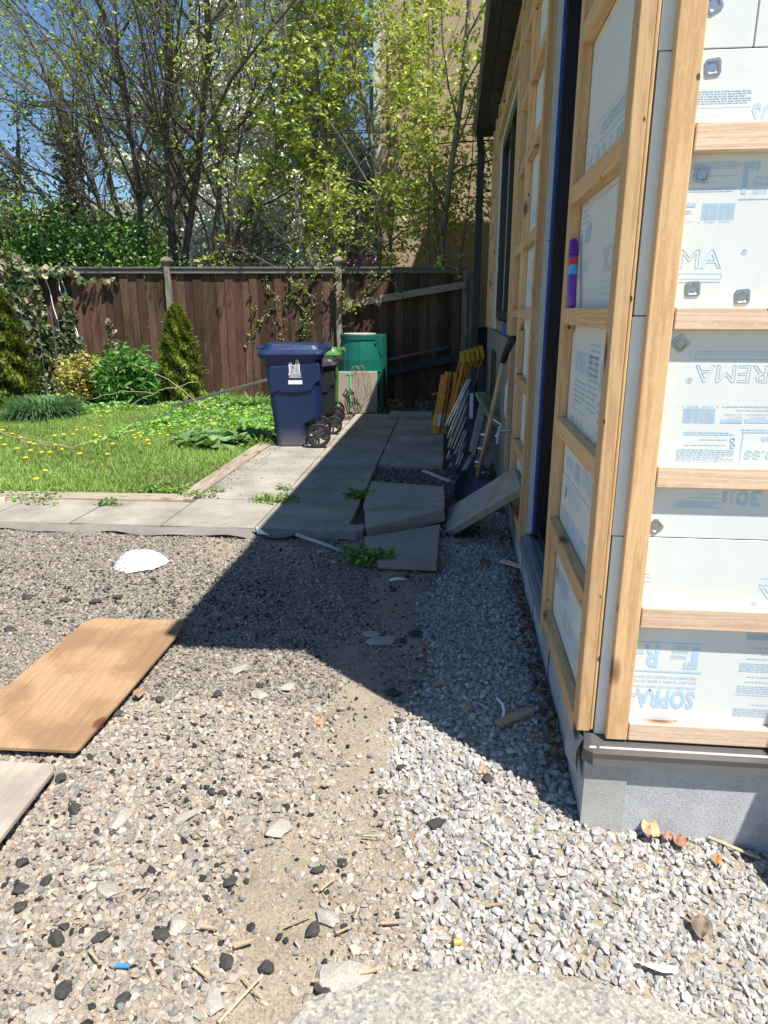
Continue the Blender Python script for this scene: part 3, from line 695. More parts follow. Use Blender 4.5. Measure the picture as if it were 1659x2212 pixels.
# middle row, printed upside down
p = Print('F'); p.rect(*fbox(Q7, 900, 2300, 340, 347)); p.rect(*fbox(Q7, 870, 2300, 371, 376)); p.rect(*fbox(Q7, 880, 2300, 424, 432)); p.rect(*fbox(Q7, 880, 886, 374, 430))
p.text('SOPREMA', *fbox(Q7, 872, 2250, 480, 675), rot=True, outline=.012); p.text('®', *fbox(Q7, 780, 856, 612, 676), rot=True, outline=.012)
p.text('6  23680 " 44435  5', *fbox(Q7, 742, 1130, 916, 942), rot=True); p.barcode(*fbox(Q7, 748, 1095, 945, 1105))
p.rows(*fbox(Q7, 1175, 1900, 918, 945), 1); p.rows(*fbox(Q7, 1320, 1900, 962, 980), 1)
p.text('1.877.478.8408', *fbox(Q7, 1195, 1385, 1002, 1026), rot=True); p.text('RESISTO.CA', *fbox(Q7, 1232, 1380, 1036, 1056), rot=True)
p.text('1.877.MAMMOUTH', *fbox(Q7, 1425, 1660, 1002, 1026), rot=True); p.text('SOPREMA.CA', *fbox(Q7, 1475, 1650, 1036, 1056), rot=True)
p.rect(*fbox(Q7, 1150, 1385, 1066, 1106)); p.rect(*fbox(Q7, 1408, 1900, 1066, 1106))
p.rows(*fbox(Q7, 1370, 1800, 1170, 1190), 1); p.rect(*fbox(Q7, 1365, 1376, 1205, 1570)); p.rect(*fbox(Q7, 1376, 2200, 1203, 1214))
p.text('mm', *fbox(Q7, 1590, 1700, 1250, 1300), rot=True); p.text('RSI-0.88', *fbox(Q7, 1398, 2020, 1400, 1502), rot=True, outline=.018)
p.rows(*fbox(Q7, 752, 1325, 1195, 1240), 2); p.rows(*fbox(Q7, 925, 1240, 1274, 1292), 1); p.rows(*fbox(Q7, 755, 1230, 1333, 1350), 1)
for v in (1287, 1347):
    p.text('O', *fbox(Q7, 1250, 1308, v - 30, v + 30), outline=.03); p.text('O', *fbox(Q7, 1262, 1296, v - 16, v + 16))
p.rows(*fbox(Q7, 672, 1290, 1382, 1532), 8)
p.text('XPS 30', *fbox(Q7, 1312, 2150, 1830, 2010), rot=True, bold=.03); p.rect(*fbox(Q7, 1264, 1276, 1825, 1995))
p.rows(*fbox(Q7, 920, 1150, 1860, 1880), 1); p.rows(*fbox(Q7, 790, 1140, 1900, 1920), 1); p.rows(*fbox(Q7, 665, 1180, 1940, 2020), 4)
for v in (1865, 1920): p.text('O', *fbox(Q7, 1165, 1222, v - 28, v + 28), outline=.03)
p.done(front_boards[3]) if False else None
pm = p
pr = build(pm.mb, 'printed_text', M_print, front_boards[3], fixn=False)
wr = Print('F', .0012); wr.text('RESISTO', *fbox(Q7, 1220, 1375, 1072, 1100), rot=True); build(wr.mb, 'printed_text', simple('pale_lettering', (.7, .73, .70), .6, bmp=0), front_boards[3], fixn=False)
# lower row, upside down
p = Print('F'); p.text('SOPREMA', *fbox(Q8, 1570, 3300, 652, 798), rot=True, outline=.012); p.rect(*fbox(Q8, 1585, 2600, 550, 555)); p.rect(*fbox(Q8, 1580, 2600, 612, 618)); p.rect(*fbox(Q8, 1580, 1585, 580, 616))
p.text('®', *fbox(Q8, 1500, 1560, 745, 792), rot=True, outline=.012)
for v in (490, 520, 560): p.rect(*fbox(Q8, 500, 585, v, v + 5))
p.text('R-5', *fbox(Q8, 330, 658, 1132, 1345), rot=True, bold=.02); p.text('1', *fbox(Q8, 960, 1022, 1162, 1366), rot=True, bold=.02); p.text('"', *fbox(Q8, 885, 950, 1300, 1368), rot=True, bold=.02)
p.text('THICKNESS', *fbox(Q8, 765, 918, 1238, 1272), rot=True); p.text('ÉPAISSEUR', *fbox(Q8, 775, 926, 1194, 1228), rot=True); p.text('GROSOR', *fbox(Q8, 820, 932, 1152, 1182), rot=True)
p.rect(*fbox(Q8, 450, 1090, 1122, 1130)); p.rect(*fbox(Q8, 430, 1050, 1382, 1396))
p.text('AISLAMIENTO RÍGIDO DE ESPUMA DE', *fbox(Q8, 330, 1010, 1426, 1456), rot=True); p.text('ISOLANT RIGIDE À BASE DE MOUSSE', *fbox(Q8, 330, 1004, 1466, 1498), rot=True); p.text('EXTRUDED POLYSTYRENE FOAM (XPS)', *fbox(Q8, 330, 998, 1508, 1538), rot=True)
p.text('SOPRA-', *fbox(Q8, 398, 985, 1552, 1722), rot=True, bold=.035)
p.barcode(*fbox(Q8, 1465, 1800, 1042, 1104))
for v0, v1, n, u in ((1175, 1190, 1, 1500), (1235, 1250, 1, 1600), (1272, 1290, 1, 1465), (1316, 1402, 6, 1395), (1440, 1456, 1, 1465), (1485, 1500, 1, 1450), (1525, 1600, 5, 1370), (1605, 1620, 1, 1360), (1695, 1710, 1, 1490), (1732, 1815, 6, 1335)): p.rows(*fbox(Q8, u, 2000, v0, v1), n)
build(p.mb, 'printed_text', M_print, front_boards[2] if False else front_boards[1], fixn=False)
# side wall boards
QL = (1094.4, 662.4, .1823)
def lbox(f, u0, u1, v0, v1):
    ox, oy, k = f; c = PX(ox + (u0 + u1) / 2 * k, oy + (v0 + v1) / 2 * k, XB); l = PX(ox + u0 * k, oy, XB); r = PX(ox + u1 * k, oy, XB)
    a0, a1 = -l.y, -r.y; t = PX(ox + u0 * k, oy + v0 * k, XB).z; b = PX(ox + u0 * k, oy + v1 * k, XB).z
    return a0, a1, min(t, b), max(t, b)
p = Print('S')
p.text('SOPRA-XPS 30', -2.72, -2.30, 1.33, 1.41, bold=.02); p.rows(-2.72, -2.48, 1.22, 1.31, 5, .35); p.rect(-2.74, -2.46, 1.195, 1.20)
p.text('1"', -2.72, -2.68, 1.06, 1.17); p.text('R-5', -2.62, -2.50, 1.06, 1.17); p.text('RSI-0.88', -2.45, -2.30, 1.07, 1.12)
p.rows(-2.45, -2.28, 1.22, 1.45, 12, .35)
p.text('SOPRA', -2.26, -2.08, 1.30, 1.40, bold=.03); p.rows(-2.26, -2.08, 1.20, 1.28, 3, .5); p.rect(-2.28, -2.07, 1.17, 1.178); p.text('1"  R-5', -2.26, -2.08, 1.03, 1.15); p.rect(-2.28, -2.07, 1.005, 1.012)
p.rect(-2.75, -2.60, .96, 1.0); p.barcode(-2.56, -2.46, .95, 1.02); p.text('SOPREMA', -2.42, -2.15, .96, 1.03, outline=.012)
build(p.mb, 'printed_text', M_print, sb2, fixn=False)
p = Print('S')
p.text('1"', -2.62, -2.57, 1.94, 2.06); p.text('R-5', -2.52, -2.37, 1.95, 2.06); p.text('RSI-0.88', -2.31, -2.10, 2.02, 2.06); p.text('25 mm', -2.31, -2.16, 1.95, 1.985); p.rect(-2.66, -2.07, 2.075, 2.08); p.rect(-2.64, -2.07, 1.90, 1.907); p.rows(-2.80, -2.68, 1.84, 2.06, 11, .4)
p.text('SOPR', -2.36, -2.07, 1.66, 1.745, outline=.012); p.rect(-2.36, -2.08, 1.635, 1.64); p.rect(-2.36, -2.08, 1.615, 1.62); p.rect(-2.36, -2.08, 1.595, 1.60); p.rect(-2.80, -2.70, 1.78, 1.83); p.barcode(-2.69, -2.60, 1.78, 1.84); p.rows(-2.24, -2.1, 1.84, 1.89, 4)
p.text('SOPREMA', -2.82, -2.62, 1.66, 1.72, outline=.012)
build(p.mb, 'printed_text', M_print, sb3, fixn=False)
p = Print('S')
for z in (.86, .875, .89, .905): p.rect(-2.74, -2.42, z, z + .003)
p.text('SOPRA-XPS 30', -2.66, -2.15, .72, .80, bold=.03); p.rows(-2.80, -2.66, .74, .80, 4); p.rows(-2.80, -2.62, .56, .64, 4); p.rows(-2.80, -2.5, .46, .54, 5); p.text('SOPREMA', -2.55, -2.12, .36, .44, outline=.012); p.rect(-2.55, -2.12, .335, .34)
build(p.mb, 'printed_text', M_print, sb1, fixn=False)
p = Print('S')
for z in (1.65, 1.9, 2.05): p.rows(-4.8, -4.1, z, z + .07, 5, .4)
p.text('SOPREMA', -4.6, -4.12, 1.74, 1.84, outline=.014); build(p.mb, 'printed_text', M_print, sc3, fixn=False)
p = Print('S'); p.rows(-4.55, -4.3, 1.0, 1.42, 20, .4); p.rect(-4.25, -4.1, 1.32, 1.42); p.text('SOPRA-XPS 30', -4.28, -4.09, 1.15, 1.24); build(p.mb, 'printed_text', M_print, sc2, fixn=False)
p = Print('S'); p.text('SOPREMA', -2.55, -2.10, 2.09, 2.13, outline=.012)
for z in (2.10, 2.115, 2.125): p.rect(-2.6, -2.2, z, z + .003)
build(p.mb, 'printed_text', M_print, boards[[i for i, b in enumerate(boards) if b is sb3][0] + 4] if False else sb3, fixn=False)

# purple bubble bottle on the strap
bt = thing('bottle', 'slim purple plastic bottle with a blue and red label standing on a timber strap', 'bottle', (.425, 2.72, 1.56))
M_pur = simple('purple_translucent_plastic', (.17, .045, .42), .25, var=.2, bmp=0, spec=.6); M_pcap = simple('purple_cap', (.16, .01, .32), .35, bmp=0)
ax0, ax1 = Vector((.418, 2.70, 1.560)), Vector((.426, 2.805, 1.80))
L = lambda t: ax0.lerp(ax1, t)
build(MB().tube([L(0), L(.02), L(.25), L(.65), L(.74), L(.76)], [.011, .0165, .0165, .0165, .0165, .012], 18), 'body', M_pur, bt, smooth=True)
build(MB().tube([L(.765), L(.78), L(.97), L(1)], [.0165, .0175, .015, .012], 18), 'cap', M_pcap, bt, smooth=True)
lb = build(MB().tube([L(.46), L(.64)], .0172, 18, cap=False), 'label', simple('cyan_label', (.10, .42, .75), .5, bmp=0), bt, smooth=True)
build(MB().tube([L(.60), L(.70)], .0176, 18, cap=False), 'logo_patch', simple('red_logo_patch', (.7, .04, .05), .5, bmp=0), lb, smooth=True)

# ================================================================ fence
FD = Vector((math.cos(YAW), math.sin(YAW), 0)); FN = Vector((-math.sin(YAW), math.cos(YAW), 0)); FO = Vector((.085, 12.6, 0))
def FP(s, n, z): return FO + FD * s + FN * n + Vector((0, 0, z))       # s along the fence (to the right), n behind it
def fbar(mb, s0, s1, n0, n1, z0, z1, c=None, dz0=0, dz1=0):
    p = [FP(s, n, z) for s in (s0, s1) for n in (n0, n1) for z in ((z0 + (dz1 if s == s1 else dz0)), (z1 + (dz1 if s == s1 else dz0)))]
    mb.add(p, [(0, 1, 3, 2), (4, 6, 7, 5), (0, 4, 5, 1), (2, 3, 7, 6), (0, 2, 6, 4), (1, 5, 7, 3)], c)
fence = thing('fence', 'tall dark brown wooden board fence with a grey capping rail across the garden end', 'fence', tuple(FP(-4, 0, 0)))
def fenceboard_mat():
    m, t, b = new_mat('stained_fence_board'); v = coords(t, (1, 1, .05)); a = t.nodes.new('ShaderNodeAttribute'); a.attribute_name = 'Col'
    g = noise(t, v, 45, 6, .75); c = mixc(t, a.outputs[0], ramp(t, [(.25, (.45,) * 3), (.5, (1,) * 3), (.75, (1.5, 1.5, 1.5))], g).outputs[0], 1.0, 'MULTIPLY')
    v2 = coords(t, (1, 1, .35)); c = mixc(t, c, (.018, .014, .012), ramp(t, [(.5, (0, 0, 0)), (.72, (.85,) * 3)], noise(t, v2, 3.2, 8, .75)).outputs[0])
    c = mixc(t, c, (.26, .25, .23), ramp(t, [(.62, (0, 0, 0)), (.8, (.45,) * 3)], noise(t, coords(t, (1, 1, .12)), 7, 6, .7)).outputs[0])
    t.links.new(c, b.inputs['Base Color']); b.inputs['Roughness'].default_value = .85; b.inputs['Specular IOR Level'].default_value = .2
    bump(t, b, g, .5, .006); return m
M_fb = fenceboard_mat(); M_grail = wood('grey_weathered_rail', 0, (.10, .09, .08), (.22, .20, .17), rough=.9, dirt=.6); M_gpost = wood('grey_weathered_post', 2, (.12, .105, .085), (.30, .27, .20), rough=.9, dirt=.4)
posts = [-7.75, -5.01, -2.10, .06]
s = -10.5; panels = [(-10.6, posts[0]), (posts[0], posts[1]), (posts[1], posts[2]), (posts[2], posts[3])]
for a, b in panels:
    mb = MB(); s = a
    while s < b - .02:
        wd = rnd.uniform(.125, .15); e_ = min(s + wd, b); k = rnd.uniform(.55, 1.35); cc = (.108 * k, .060 * k * rnd.uniform(.9, 1.15), .040 * k)
        nn = rnd.choice((0, .016)) + rnd.uniform(0, .006); gp_ = .0025 if a < -3 else .0008; fbar(mb, s + gp_, e_ - gp_ - (.006 if rnd.random() < (.14 if a < -3 else .03) else 0), nn, nn + .018, .02, 2.16, cc, 0, 0); s = e_
    build(mb, 'boards', M_fb, fence)
    mb = MB(); sag = .03 if a < -9 else 0
    fbar(mb, a + .01, b - .01, -.035, .0, 2.15, 2.225); fbar(mb, a - .02, b + .02, -.055, .09, 2.228, 2.255); build(mb, 'cap_rail', M_grail, fence, bevel=.004)
    build((lambda m_: (fbar(m_, a, b, .035, .075, .5, .6), fbar(m_, a, b, .035, .075, 1.6, 1.7), m_)[-1])(MB()), 'back_rail', M_grail, fence)
for i, p in enumerate(posts):
    mb = MB(); fbar(mb, p - .05, p + .05, -.068, .045, 0, 2.33 if i < 3 else 2.20)
    if i == 3: fbar(mb, p + .055, p + .13, -.04, .03, 0, 2.16)
    o = build(mb, 'post', M_gpost, fence, bevel=.005)
    if i < 3:
        mb = MB(); mb.loft([[FP(p + sx * r, -.012 + sy * r, z) for sx, sy in ((-1, -1), (1, -1), (1, 1), (-1, 1))] for r, z in ((.085, 2.33), (.09, 2.36), (.06, 2.40), (.02, 2.425))])
        build(mb, 'post_cap', M_gpost, o, bevel=.004)
for (s0, z0, s1, z1, h, mt_, nm) in ((-2.06, 1.63, .06, 1.97, .115, M_oldwood[0], 'brace_board'), (-1.30, .71, -.2, 1.02 - .08, .045, M_flash, 'metal_rail'), (-1.32, .50, .45, .86, .13, simple('dark_grey_board', (.045, .045, .05), .8, bmp=.3, bscale=30), 'brace_board')):
    mb = MB(); a = FP(s0, -.085, z0); b = FP(s1, -.085, z1); mb.bar(a, b, .035, h, up=(0, 0, 1)); build(mb, nm, mt_, fence, bevel=.003)
mb = MB(); fbar(mb, .135, .75, .02, .05, .0, 1.22, (.03, .026, .024)); fbar(mb, .13, .80, .0, .06, 1.22, 1.27, (.03, .026, .024)); build(mb, 'low_panel', M_fb, fence)
lamp = thing('fence_lantern', 'small rusty orange lantern hanging on the middle fence post', 'lantern', tuple(FP(-2.1, -.1, 1.62)))
mb = MB(); mb.tube([FP(-2.1, -.12, 1.58), FP(-2.1, -.12, 1.60), FP(-2.1, -.12, 1.72), FP(-2.1, -.12, 1.75)], [.03, .042, .045, .03], 10); build(mb, 'shade', simple('terracotta', (.42, .19, .12), .8), lamp)
build(MB().tube([FP(-2.1, -.12, 1.75), FP(-2.1, -.12, 1.80), FP(-2.1, -.07, 1.82)], .004, 6), 'hook', M_steel, lamp)
lamp = thing('fence_lantern', 'small square terracotta tile hanging among the ivy on the fence', 'lantern', tuple(FP(-7.6, -.1, 1.8)))
build(MB().bar(FP(-7.72, -.13, 1.86), FP(-7.60, -.13, 1.86), .03, .13), 'plate', simple('terracotta', (.42, .19, .12), .8), lamp, bevel=.01); build(MB().tube([FP(-7.66, -.12, 1.92), FP(-7.66, -.07, 2.0)], .004, 6), 'hook', M_steel, lamp)

# ================================================================ wheelie bins
def rrect(x0, x1, y0, y1, z, r, n=5):
    out = []
    for cx, cy, a0 in ((x1 - r, y1 - r, 0), (x0 + r, y1 - r, 90), (x0 + r, y0 + r, 180), (x1 - r, y0 + r, 270)):
        for k in range(n + 1):
            a = R(a0 + 90 * k / n); out.append((cx + r * math.cos(a), cy + r * math.sin(a), z))
    return out
def plastic(name, c, scuff=.35):
    m, t, b = new_mat(name); v = coords(t)
    n = noise(t, v, 14, 8, .75); sc_ = noise(t, coords(t, (9, 9, 1.2), (0.3, .5, 0)), 9, 8, .8)
    a = mixc(t, c, tuple(min(1, x * .5 + .16) for x in c), ramp(t, [(.58, (0, 0, 0)), (.75, (scuff,) * 3)], sc_).outputs[0])
    sep = t.nodes.new('ShaderNodeSeparateXYZ'); t.links.new(v, sep.inputs[0])
    du = ramp(t, [(.0, (.75,) * 3), (.22, (0, 0, 0))], sep.outputs[2])     # dried mud splashed on the foot
    mul = mixc(t, du.outputs[0], ramp(t, [(.3, (.2,) * 3), (.7, (1,) * 3)], noise(t, v, 70, 6, .8)).outputs[0], 1.0, 'MULTIPLY')
    a = mixc(t, a, (.26, .23, .20), mul)
    t.links.new(a, b.inputs['Base Color']); rr = ramp(t, [(.3, (.32,) * 3), (.7, (.55,) * 3)], n); t.links.new(rr.outputs[0], b.inputs['Roughness'])
    bump(t, b, n, .08, .004); return m
def make_bin(name, label, loc, rz, k, c, emblem=False, drop=False):
    root = thing(name, label, 'wheelie bin', loc, 'household wheelie bins')
    M = Matrix.Translation(Vector(loc)) @ Matrix.Rotation(rz, 4, 'Z') @ Matrix.Scale(k, 4)
    m = plastic(name + '_plastic_%.2f' % c[2], c); m2 = plastic(name + '_lid_%.2f' % c[2], tuple(x * 1.25 for x in c), .5)
    W_ = .58
    mb = MB(); rings = []
    for z, x0, x1, yi in ((.0, -.485, -.165, .05), (.02, -.49, -.16, .045), (.12, -.505, -.150, .04), (.27, -.525, -.11, .035), (.335, -.535, .035, .03), (.62, -.565, .045, .018), (.72, -.575, .05, .012), (.95, -.60, .055, .004), (1.02, -.60, .055, .0), (1.022, -.66, .075, -.03), (1.055, -.67, .08, -.035), (1.06, -.655, .07, -.025)):
        rings.append(rrect(x0, x1, yi, W_ - yi, z, .07 if z < .1 else .085))
    mb.loft(rings); body = build(mb.xf(M), 'body', m, root, smooth=False, bevel=.006)
    # raised side panel: swollen upper shield and lower shoulders
    mb = MB(); pts = [(-.54, .62), (-.55, .86), (-.53, .93), (-.20, .96), (-.03, 1.0), (.03, .96), (.045, .78), (-.02, .74), (-.07, .66), (-.20, .64), (-.40, .64), (-.46, .66)]
    for yy0, yy1 in ((.014, -.004), (W_ - .014, W_ + .004)): build(MB().prism([(p[0], p[1]) for p in pts], 1, yy0, yy1).xf(M), 'side_or_shade_panel', m, body, bevel=.012, seg=3)
    # lid
    mb = MB(); dz = -.0
    mb.loft([rrect(-.672, .085, -.04, W_ + .04, 1.052, .09), rrect(-.68, .09, -.045, W_ + .045, 1.075, .09), rrect(-.66, .085, -.035, W_ + .035, 1.105, .09), rrect(-.60, .06, -.005, W_ + .005, 1.125, .08)])
    top = []
    for z_, ins in ((1.12, 0), (1.165, .025), (1.172, .06)):
        ring = rrect(-.60 + ins, .05 - ins, .0 + ins, W_ - ins, 0, .08); top.append([(x, y, z_ + (-.03 * (x + .1) if z_ > 1.13 else 0) + (.0 if z_ < 1.13 else .012 * math.cos((y - W_ / 2) * 4))) for x, y, _ in ring])
    mb.loft(top)
    mb.box(-.70, -.62, .16, W_ - .16, 1.12, 1.15)
    for y0 in (.02, W_ - .09): mb.prism([(.03, 1.06), (.04, 1.15), (.13, 1.17), (.165, 1.155), (.165, 1.12), (.13, 1.10), (.08, 1.05)], 1, y0, y0 + .07)
    lid = mb
    if drop: lid.xf(Matrix.Translation((.06, 0, 1.06)) @ Matrix.Rotation(R(-7), 4, 'Y') @ Matrix.Translation((-.06, 0, -1.06)))
    lo = build(lid.xf(M), 'lid', m2, root, bevel=.006)
    for y in (-.035, W_ + .035):
        build(MB().tube([(.125, y - .012, 1.135), (.125, y + .012, 1.135)], .021, 14).xf(M), 'hinge_knob', M_black, lo)
    build(MB().tube([(.155, .03, 1.12), (.155, W_ - .03, 1.12)], .014, 10).xf(M), 'handle', m, root)
    build(MB().tube([(0, -.03, .142), (0, W_ + .03, .142)], .011, 10).xf(M), 'axle', M_steel, root)
    mb = MB(); mb.prism([(-.15, .0), (-.10, .28), (.035, .34), (.04, .31), (-.03, .29), (-.10, .2), (-.13, 0)], 1, .10, W_ - .10); build(mb.xf(M), 'wheel_housing', m, root)
    for y, sg in ((-.045, -1), (W_ + .045, 1)):
        wh = MB(); n = 40; rings = []
        for yy, r in ((-.03, .118), (-.034, .132), (-.02, .142), (.02, .142), (.034, .132), (.03, .118)): rings.append([(r * math.cos(2 * math.pi * i / n) * (1 + .018 * (i % 2) * (r > .13)), y + yy, .142 + r * math.sin(2 * math.pi * i / n) * (1 + .018 * (i % 2) * (r > .13))) for i in range(n)])
        rings.append(rings[0]); wh.loft(rings, cap=False)
        wo = build(wh.xf(M), 'wheel', M_black, root)
        rim = MB(); rim.tube([(0, y - .03, .142), (0, y + .03, .142)], .03, 16)
        rings = []
        for yy, r in ((-.022, .116), (-.028, .112), (-.028, .102), (-.02, .100), (.02, .100), (.022, .116)): rings.append([(r * math.cos(2 * math.pi * i / 32), y + yy, .142 + r * math.sin(2 * math.pi * i / 32)) for i in range(32)])
        rings.append(rings[0]); rim.loft(rings, cap=False)
        for i in range(6):
            a = R(90 + 60 * i); c_, s_ = math.cos(a), math.sin(a)
            rim.bar((.02 * c_, y, .142 + .02 * s_), (.07 * c_, y, .142 + .07 * s_), .042, .022, up=(s_, 0, -c_), w2=.036, h2=.034); rim.bar((.07 * c_, y, .142 + .07 * s_), (.108 * c_, y, .142 + .108 * s_), .036, .034, up=(s_, 0, -c_), w2=.03, h2=.016)
        build(rim.xf(M), 'rim', simple('grey_black_plastic', (.045, .045, .047), .45, var=.2), wo)
        build(MB().tube([(0, y + .026 * sg, .142), (0, y + .002 * sg, .142)], .094, 24).xf(M), 'wheel_back', M_black, wo) if False else None
    if emblem:
        mt = simple('white_emblem_ink', (.8, .8, .82), .5, bmp=0); y = -.0055
        mb = MB()
        def fl_(pts): mb.add([(p[0], y, p[1]) for p in pts], [tuple(range(len(pts)))])
        ux = lambda u: (u - 735) * .00102; vz = lambda v: (1455 - v) * .00105
        for o_ in (1,):
            # two curved towers and the low dome between them, in outline strokes
            def stroke(p, wd=.008):
                for (a, b) in zip(p[:-1], p[1:]):
                    a = Vector((ux(a[0]), vz(a[1]))); b = Vector((ux(b[0]), vz(b[1]))); d = (b - a).normalized(); nn = Vector((-d.y, d.x)) * wd / 2; e_ = d * wd * .3
                    fl_([a - nn - e_, b - nn + e_, b + nn + e_, a + nn - e_])
            stroke([(432, 636), (428, 560), (434, 530), (452, 522)], .013); stroke([(452, 524), (456, 560), (458, 632)], .008); stroke([(440, 634), (440, 545)], .006)
            stroke([(538, 636), (536, 540), (528, 505), (508, 494)], .014); stroke([(508, 496), (504, 520), (500, 632)], .010); stroke([(520, 634), (520, 520)], .006)
            stroke([(456, 548), (480, 556), (484, 632)], .009); stroke([(484, 560), (502, 540)], .008); stroke([(470, 590), (470, 632)], .006)
            stroke([(414, 640), (555, 636)], .007)
        v, f = text_mesh('TORONTO', 0, .02); xs = [p[0] for p in v]; ys = [p[1] for p in v]
        X0, X1, Z0, Z1 = ux(416), ux(556), vz(688), vz(646)
        mb.add([(X0 + (p[0] - min(xs)) / (max(xs) - min(xs)) * (X1 - X0), y, Z0 + (p[1] - min(ys)) / (max(ys) - min(ys)) * (Z1 - Z0)) for p in v], f)
        build(mb.xf(M), 'emblem', mt, root, fixn=False)
        build(MB().box(ux(411), ux(568), y - .001, y, vz(755), vz(712)).xf(M), 'number_label', mt, root)
    return root
bx = G(688, 964, .05)
make_bin('blue_bin', 'tall navy blue wheelie bin with white city emblem, nearest of the bins', (bx.x + .01, bx.y - .03, .05), R(9), .965, (.008, .02, .075), True)
make_bin('black_bin', 'small black wheelie bin between the blue and the green bins', (-1.50, 8.62, .05), R(9), .80, (.022, .023, .025), False, True)
make_bin('green_bin', 'green wheelie bin behind the black one', (-1.60, 9.45, .05), R(9), .86, (.06, .16, .035))

# rain barrel
rb = thing('rain_barrel', 'dark green plastic rain barrel with flat back and moulded staves by the fence', 'rain barrel', (-1.45, 11.35, 0))
M_bar = simple('green_barrel_plastic', (.005, .115, .085), .4, var=.15, bmp=.05)
mb = MB(); n = 48; bc = (-1.52, 11.4)
prof = [(0, .29), (.02, .30), (.30, .345), (.55, .362), (.60, .364), (.604, .374), (.63, .374), (.635, .364), (.80, .355), (1.0, .322), (1.10, .300), (1.103, .315), (1.17, .315), (1.185, .31), (1.186, .27), (1.17, .262)]
rings = [[(bc[0] + r * math.cos(2 * math.pi * i / n) * (.982 if (i % 4 == 0 and .05 < z < 1.09) else 1), bc[1] + r * math.sin(2 * math.pi * i / n) * (.982 if (i % 4 == 0 and .05 < z < 1.09) else 1), z) for i in range(n)] for z, r in prof]
mb.loft(rings); build(mb, 'barrel', M_bar, rb)
mb = MB(); mb.box(-1.42, -1.13, 11.27, 11.76, 0, 1.175)
for y in (11.36, 11.52, 11.68): mb.box(-1.128, -1.122, y - .06, y + .06, .05, 1.14)
build(mb, 'flat_back', M_bar, rb, bevel=.01)
build(MB().tube([(bc[0], bc[1], 1.180), (bc[0], bc[1], 1.196)], .258, 32), 'lid', simple('cream_lid', (.55, .50, .42), .7, nscale=8, var=.3), rb)
mb = MB(); mb.tube([(-1.25, 11.28, 1.06), (-1.25, 11.20, 1.06)], [.026, .022], 12); mb.prism([(-1.40, 1.13), (-1.135, 1.13), (-1.135, .84)], 1, 11.262, 11.268); build(mb, 'overflow_spout', M_bar, rb)

# ================================================================ ladders and tools against the house
M_orange = simple('orange_fibreglass', (.62, .25, .015), .5, var=.2, nscale=20); M_alu = simple('aluminium', (.50, .50, .51), .38, .85, var=.2); M_rail = simple('black_blue_rail', (.02, .024, .035), .4, var=.4, nscale=40)
def z2(u, v): return (892.8 + u * .2474, 691.2 + v * .2474)          # detail crop -> frame coordinates
def Z(u, v, Y): return PY(*z2(u, v), Y)
# four orange rails with a kink, two folded trestles side by side
def rail(mb, pts, wd=.035, dp=.09):
    for a, b in zip(pts[:-1], pts[1:]): mb.bar(a, b, wd, dp, up=(0, 1, 0))
for q, (cols, lab) in enumerate(((((150, 215, 255, 485), (185, 245, 290, 455)), 'orange fibreglass trestle on the left with a yellow and red sticker'), (((215, 275, 320, 458), (250, 330, 364, 460)), 'orange fibreglass trestle nearest to the aluminium ladder'))):
    t_ = thing('folded_trestle', lab, 'trestle', tuple(G(*z2(cols[0][0] + 15, 1000), .05)), 'orange trestles leaning by the ladders')
    for u0, u1, u2, vt in cols:
        mb = MB(); Y0 = 8.75 + q * .12; a = Z(u0 + 18, 1000, Y0); b = Z(u1 + 18, 640, Y0 + .22); c = Z(u2 + 0, vt, Y0 + .36)
        rail(mb, [a, b], .055, .06); rail(mb, [b, c], .048, .05); r_ = build(mb, 'rail', M_orange, t_, bevel=.005)
        m2 = MB(); p = a.lerp(b, .22) + Vector((0, -.045, 0)); p2 = a.lerp(b, .50) + Vector((0, -.045, 0)); m2.bar(p, p2, .038, .006, up=(0, 1, 0)); build(m2, 'sticker', simple('sticker_%d' % u0, [(.55, .6, .05), (.6, .6, .6)][u0 % 2 if u0 != 150 else 0], .5, var=.4, nscale=70, bmp=0), r_)
    for f in (.3, .7):
        a = Z(cols[0][0] + 18, 1000 - f * 500, 8.8 + q * .12 + f * .3); b = a + Vector((.16, .3, .0)); build(MB().bar(a, b, .03, .02), 'rung', M_orange, t_)
# yellow scaffold frames stacked against the wall
sf = thing('scaffold_frames', 'bundle of yellow tubular scaffold frames stacked upright behind the ladder', 'scaffold frame', tuple(G(*z2(400, 1000), .05)))
for i in range(5):
    mb = MB(); Y0 = 8.9 + i * .10; a = Z(300 + i * 26, 960, Y0 - .2); b = Z(435 + i * 42, 400 - i * 14, Y0 + .3)
    c_ = b + Vector((-.02, .55, .12)); d_ = a + Vector((0, .5, .0))
    mb.tube([a, b, b.lerp(c_, .06) + Vector((0, 0, .03)), c_, d_], .023, 10)
    for f in (.3, .6, .85): mb.tube([a.lerp(b, f), d_.lerp(c_, f)], .014, 8)
    build(mb, 'frame', M_orange, sf, smooth=True)
    mb = MB(); mb.bar(b + Vector((-.0, -.02, .02)), c_ + Vector((0, -.2, .03)), .055, .035); build(mb, 'end_plate', simple('yellow_plate', (.50, .28, .02), .5, var=.3), sf, bevel=.004)
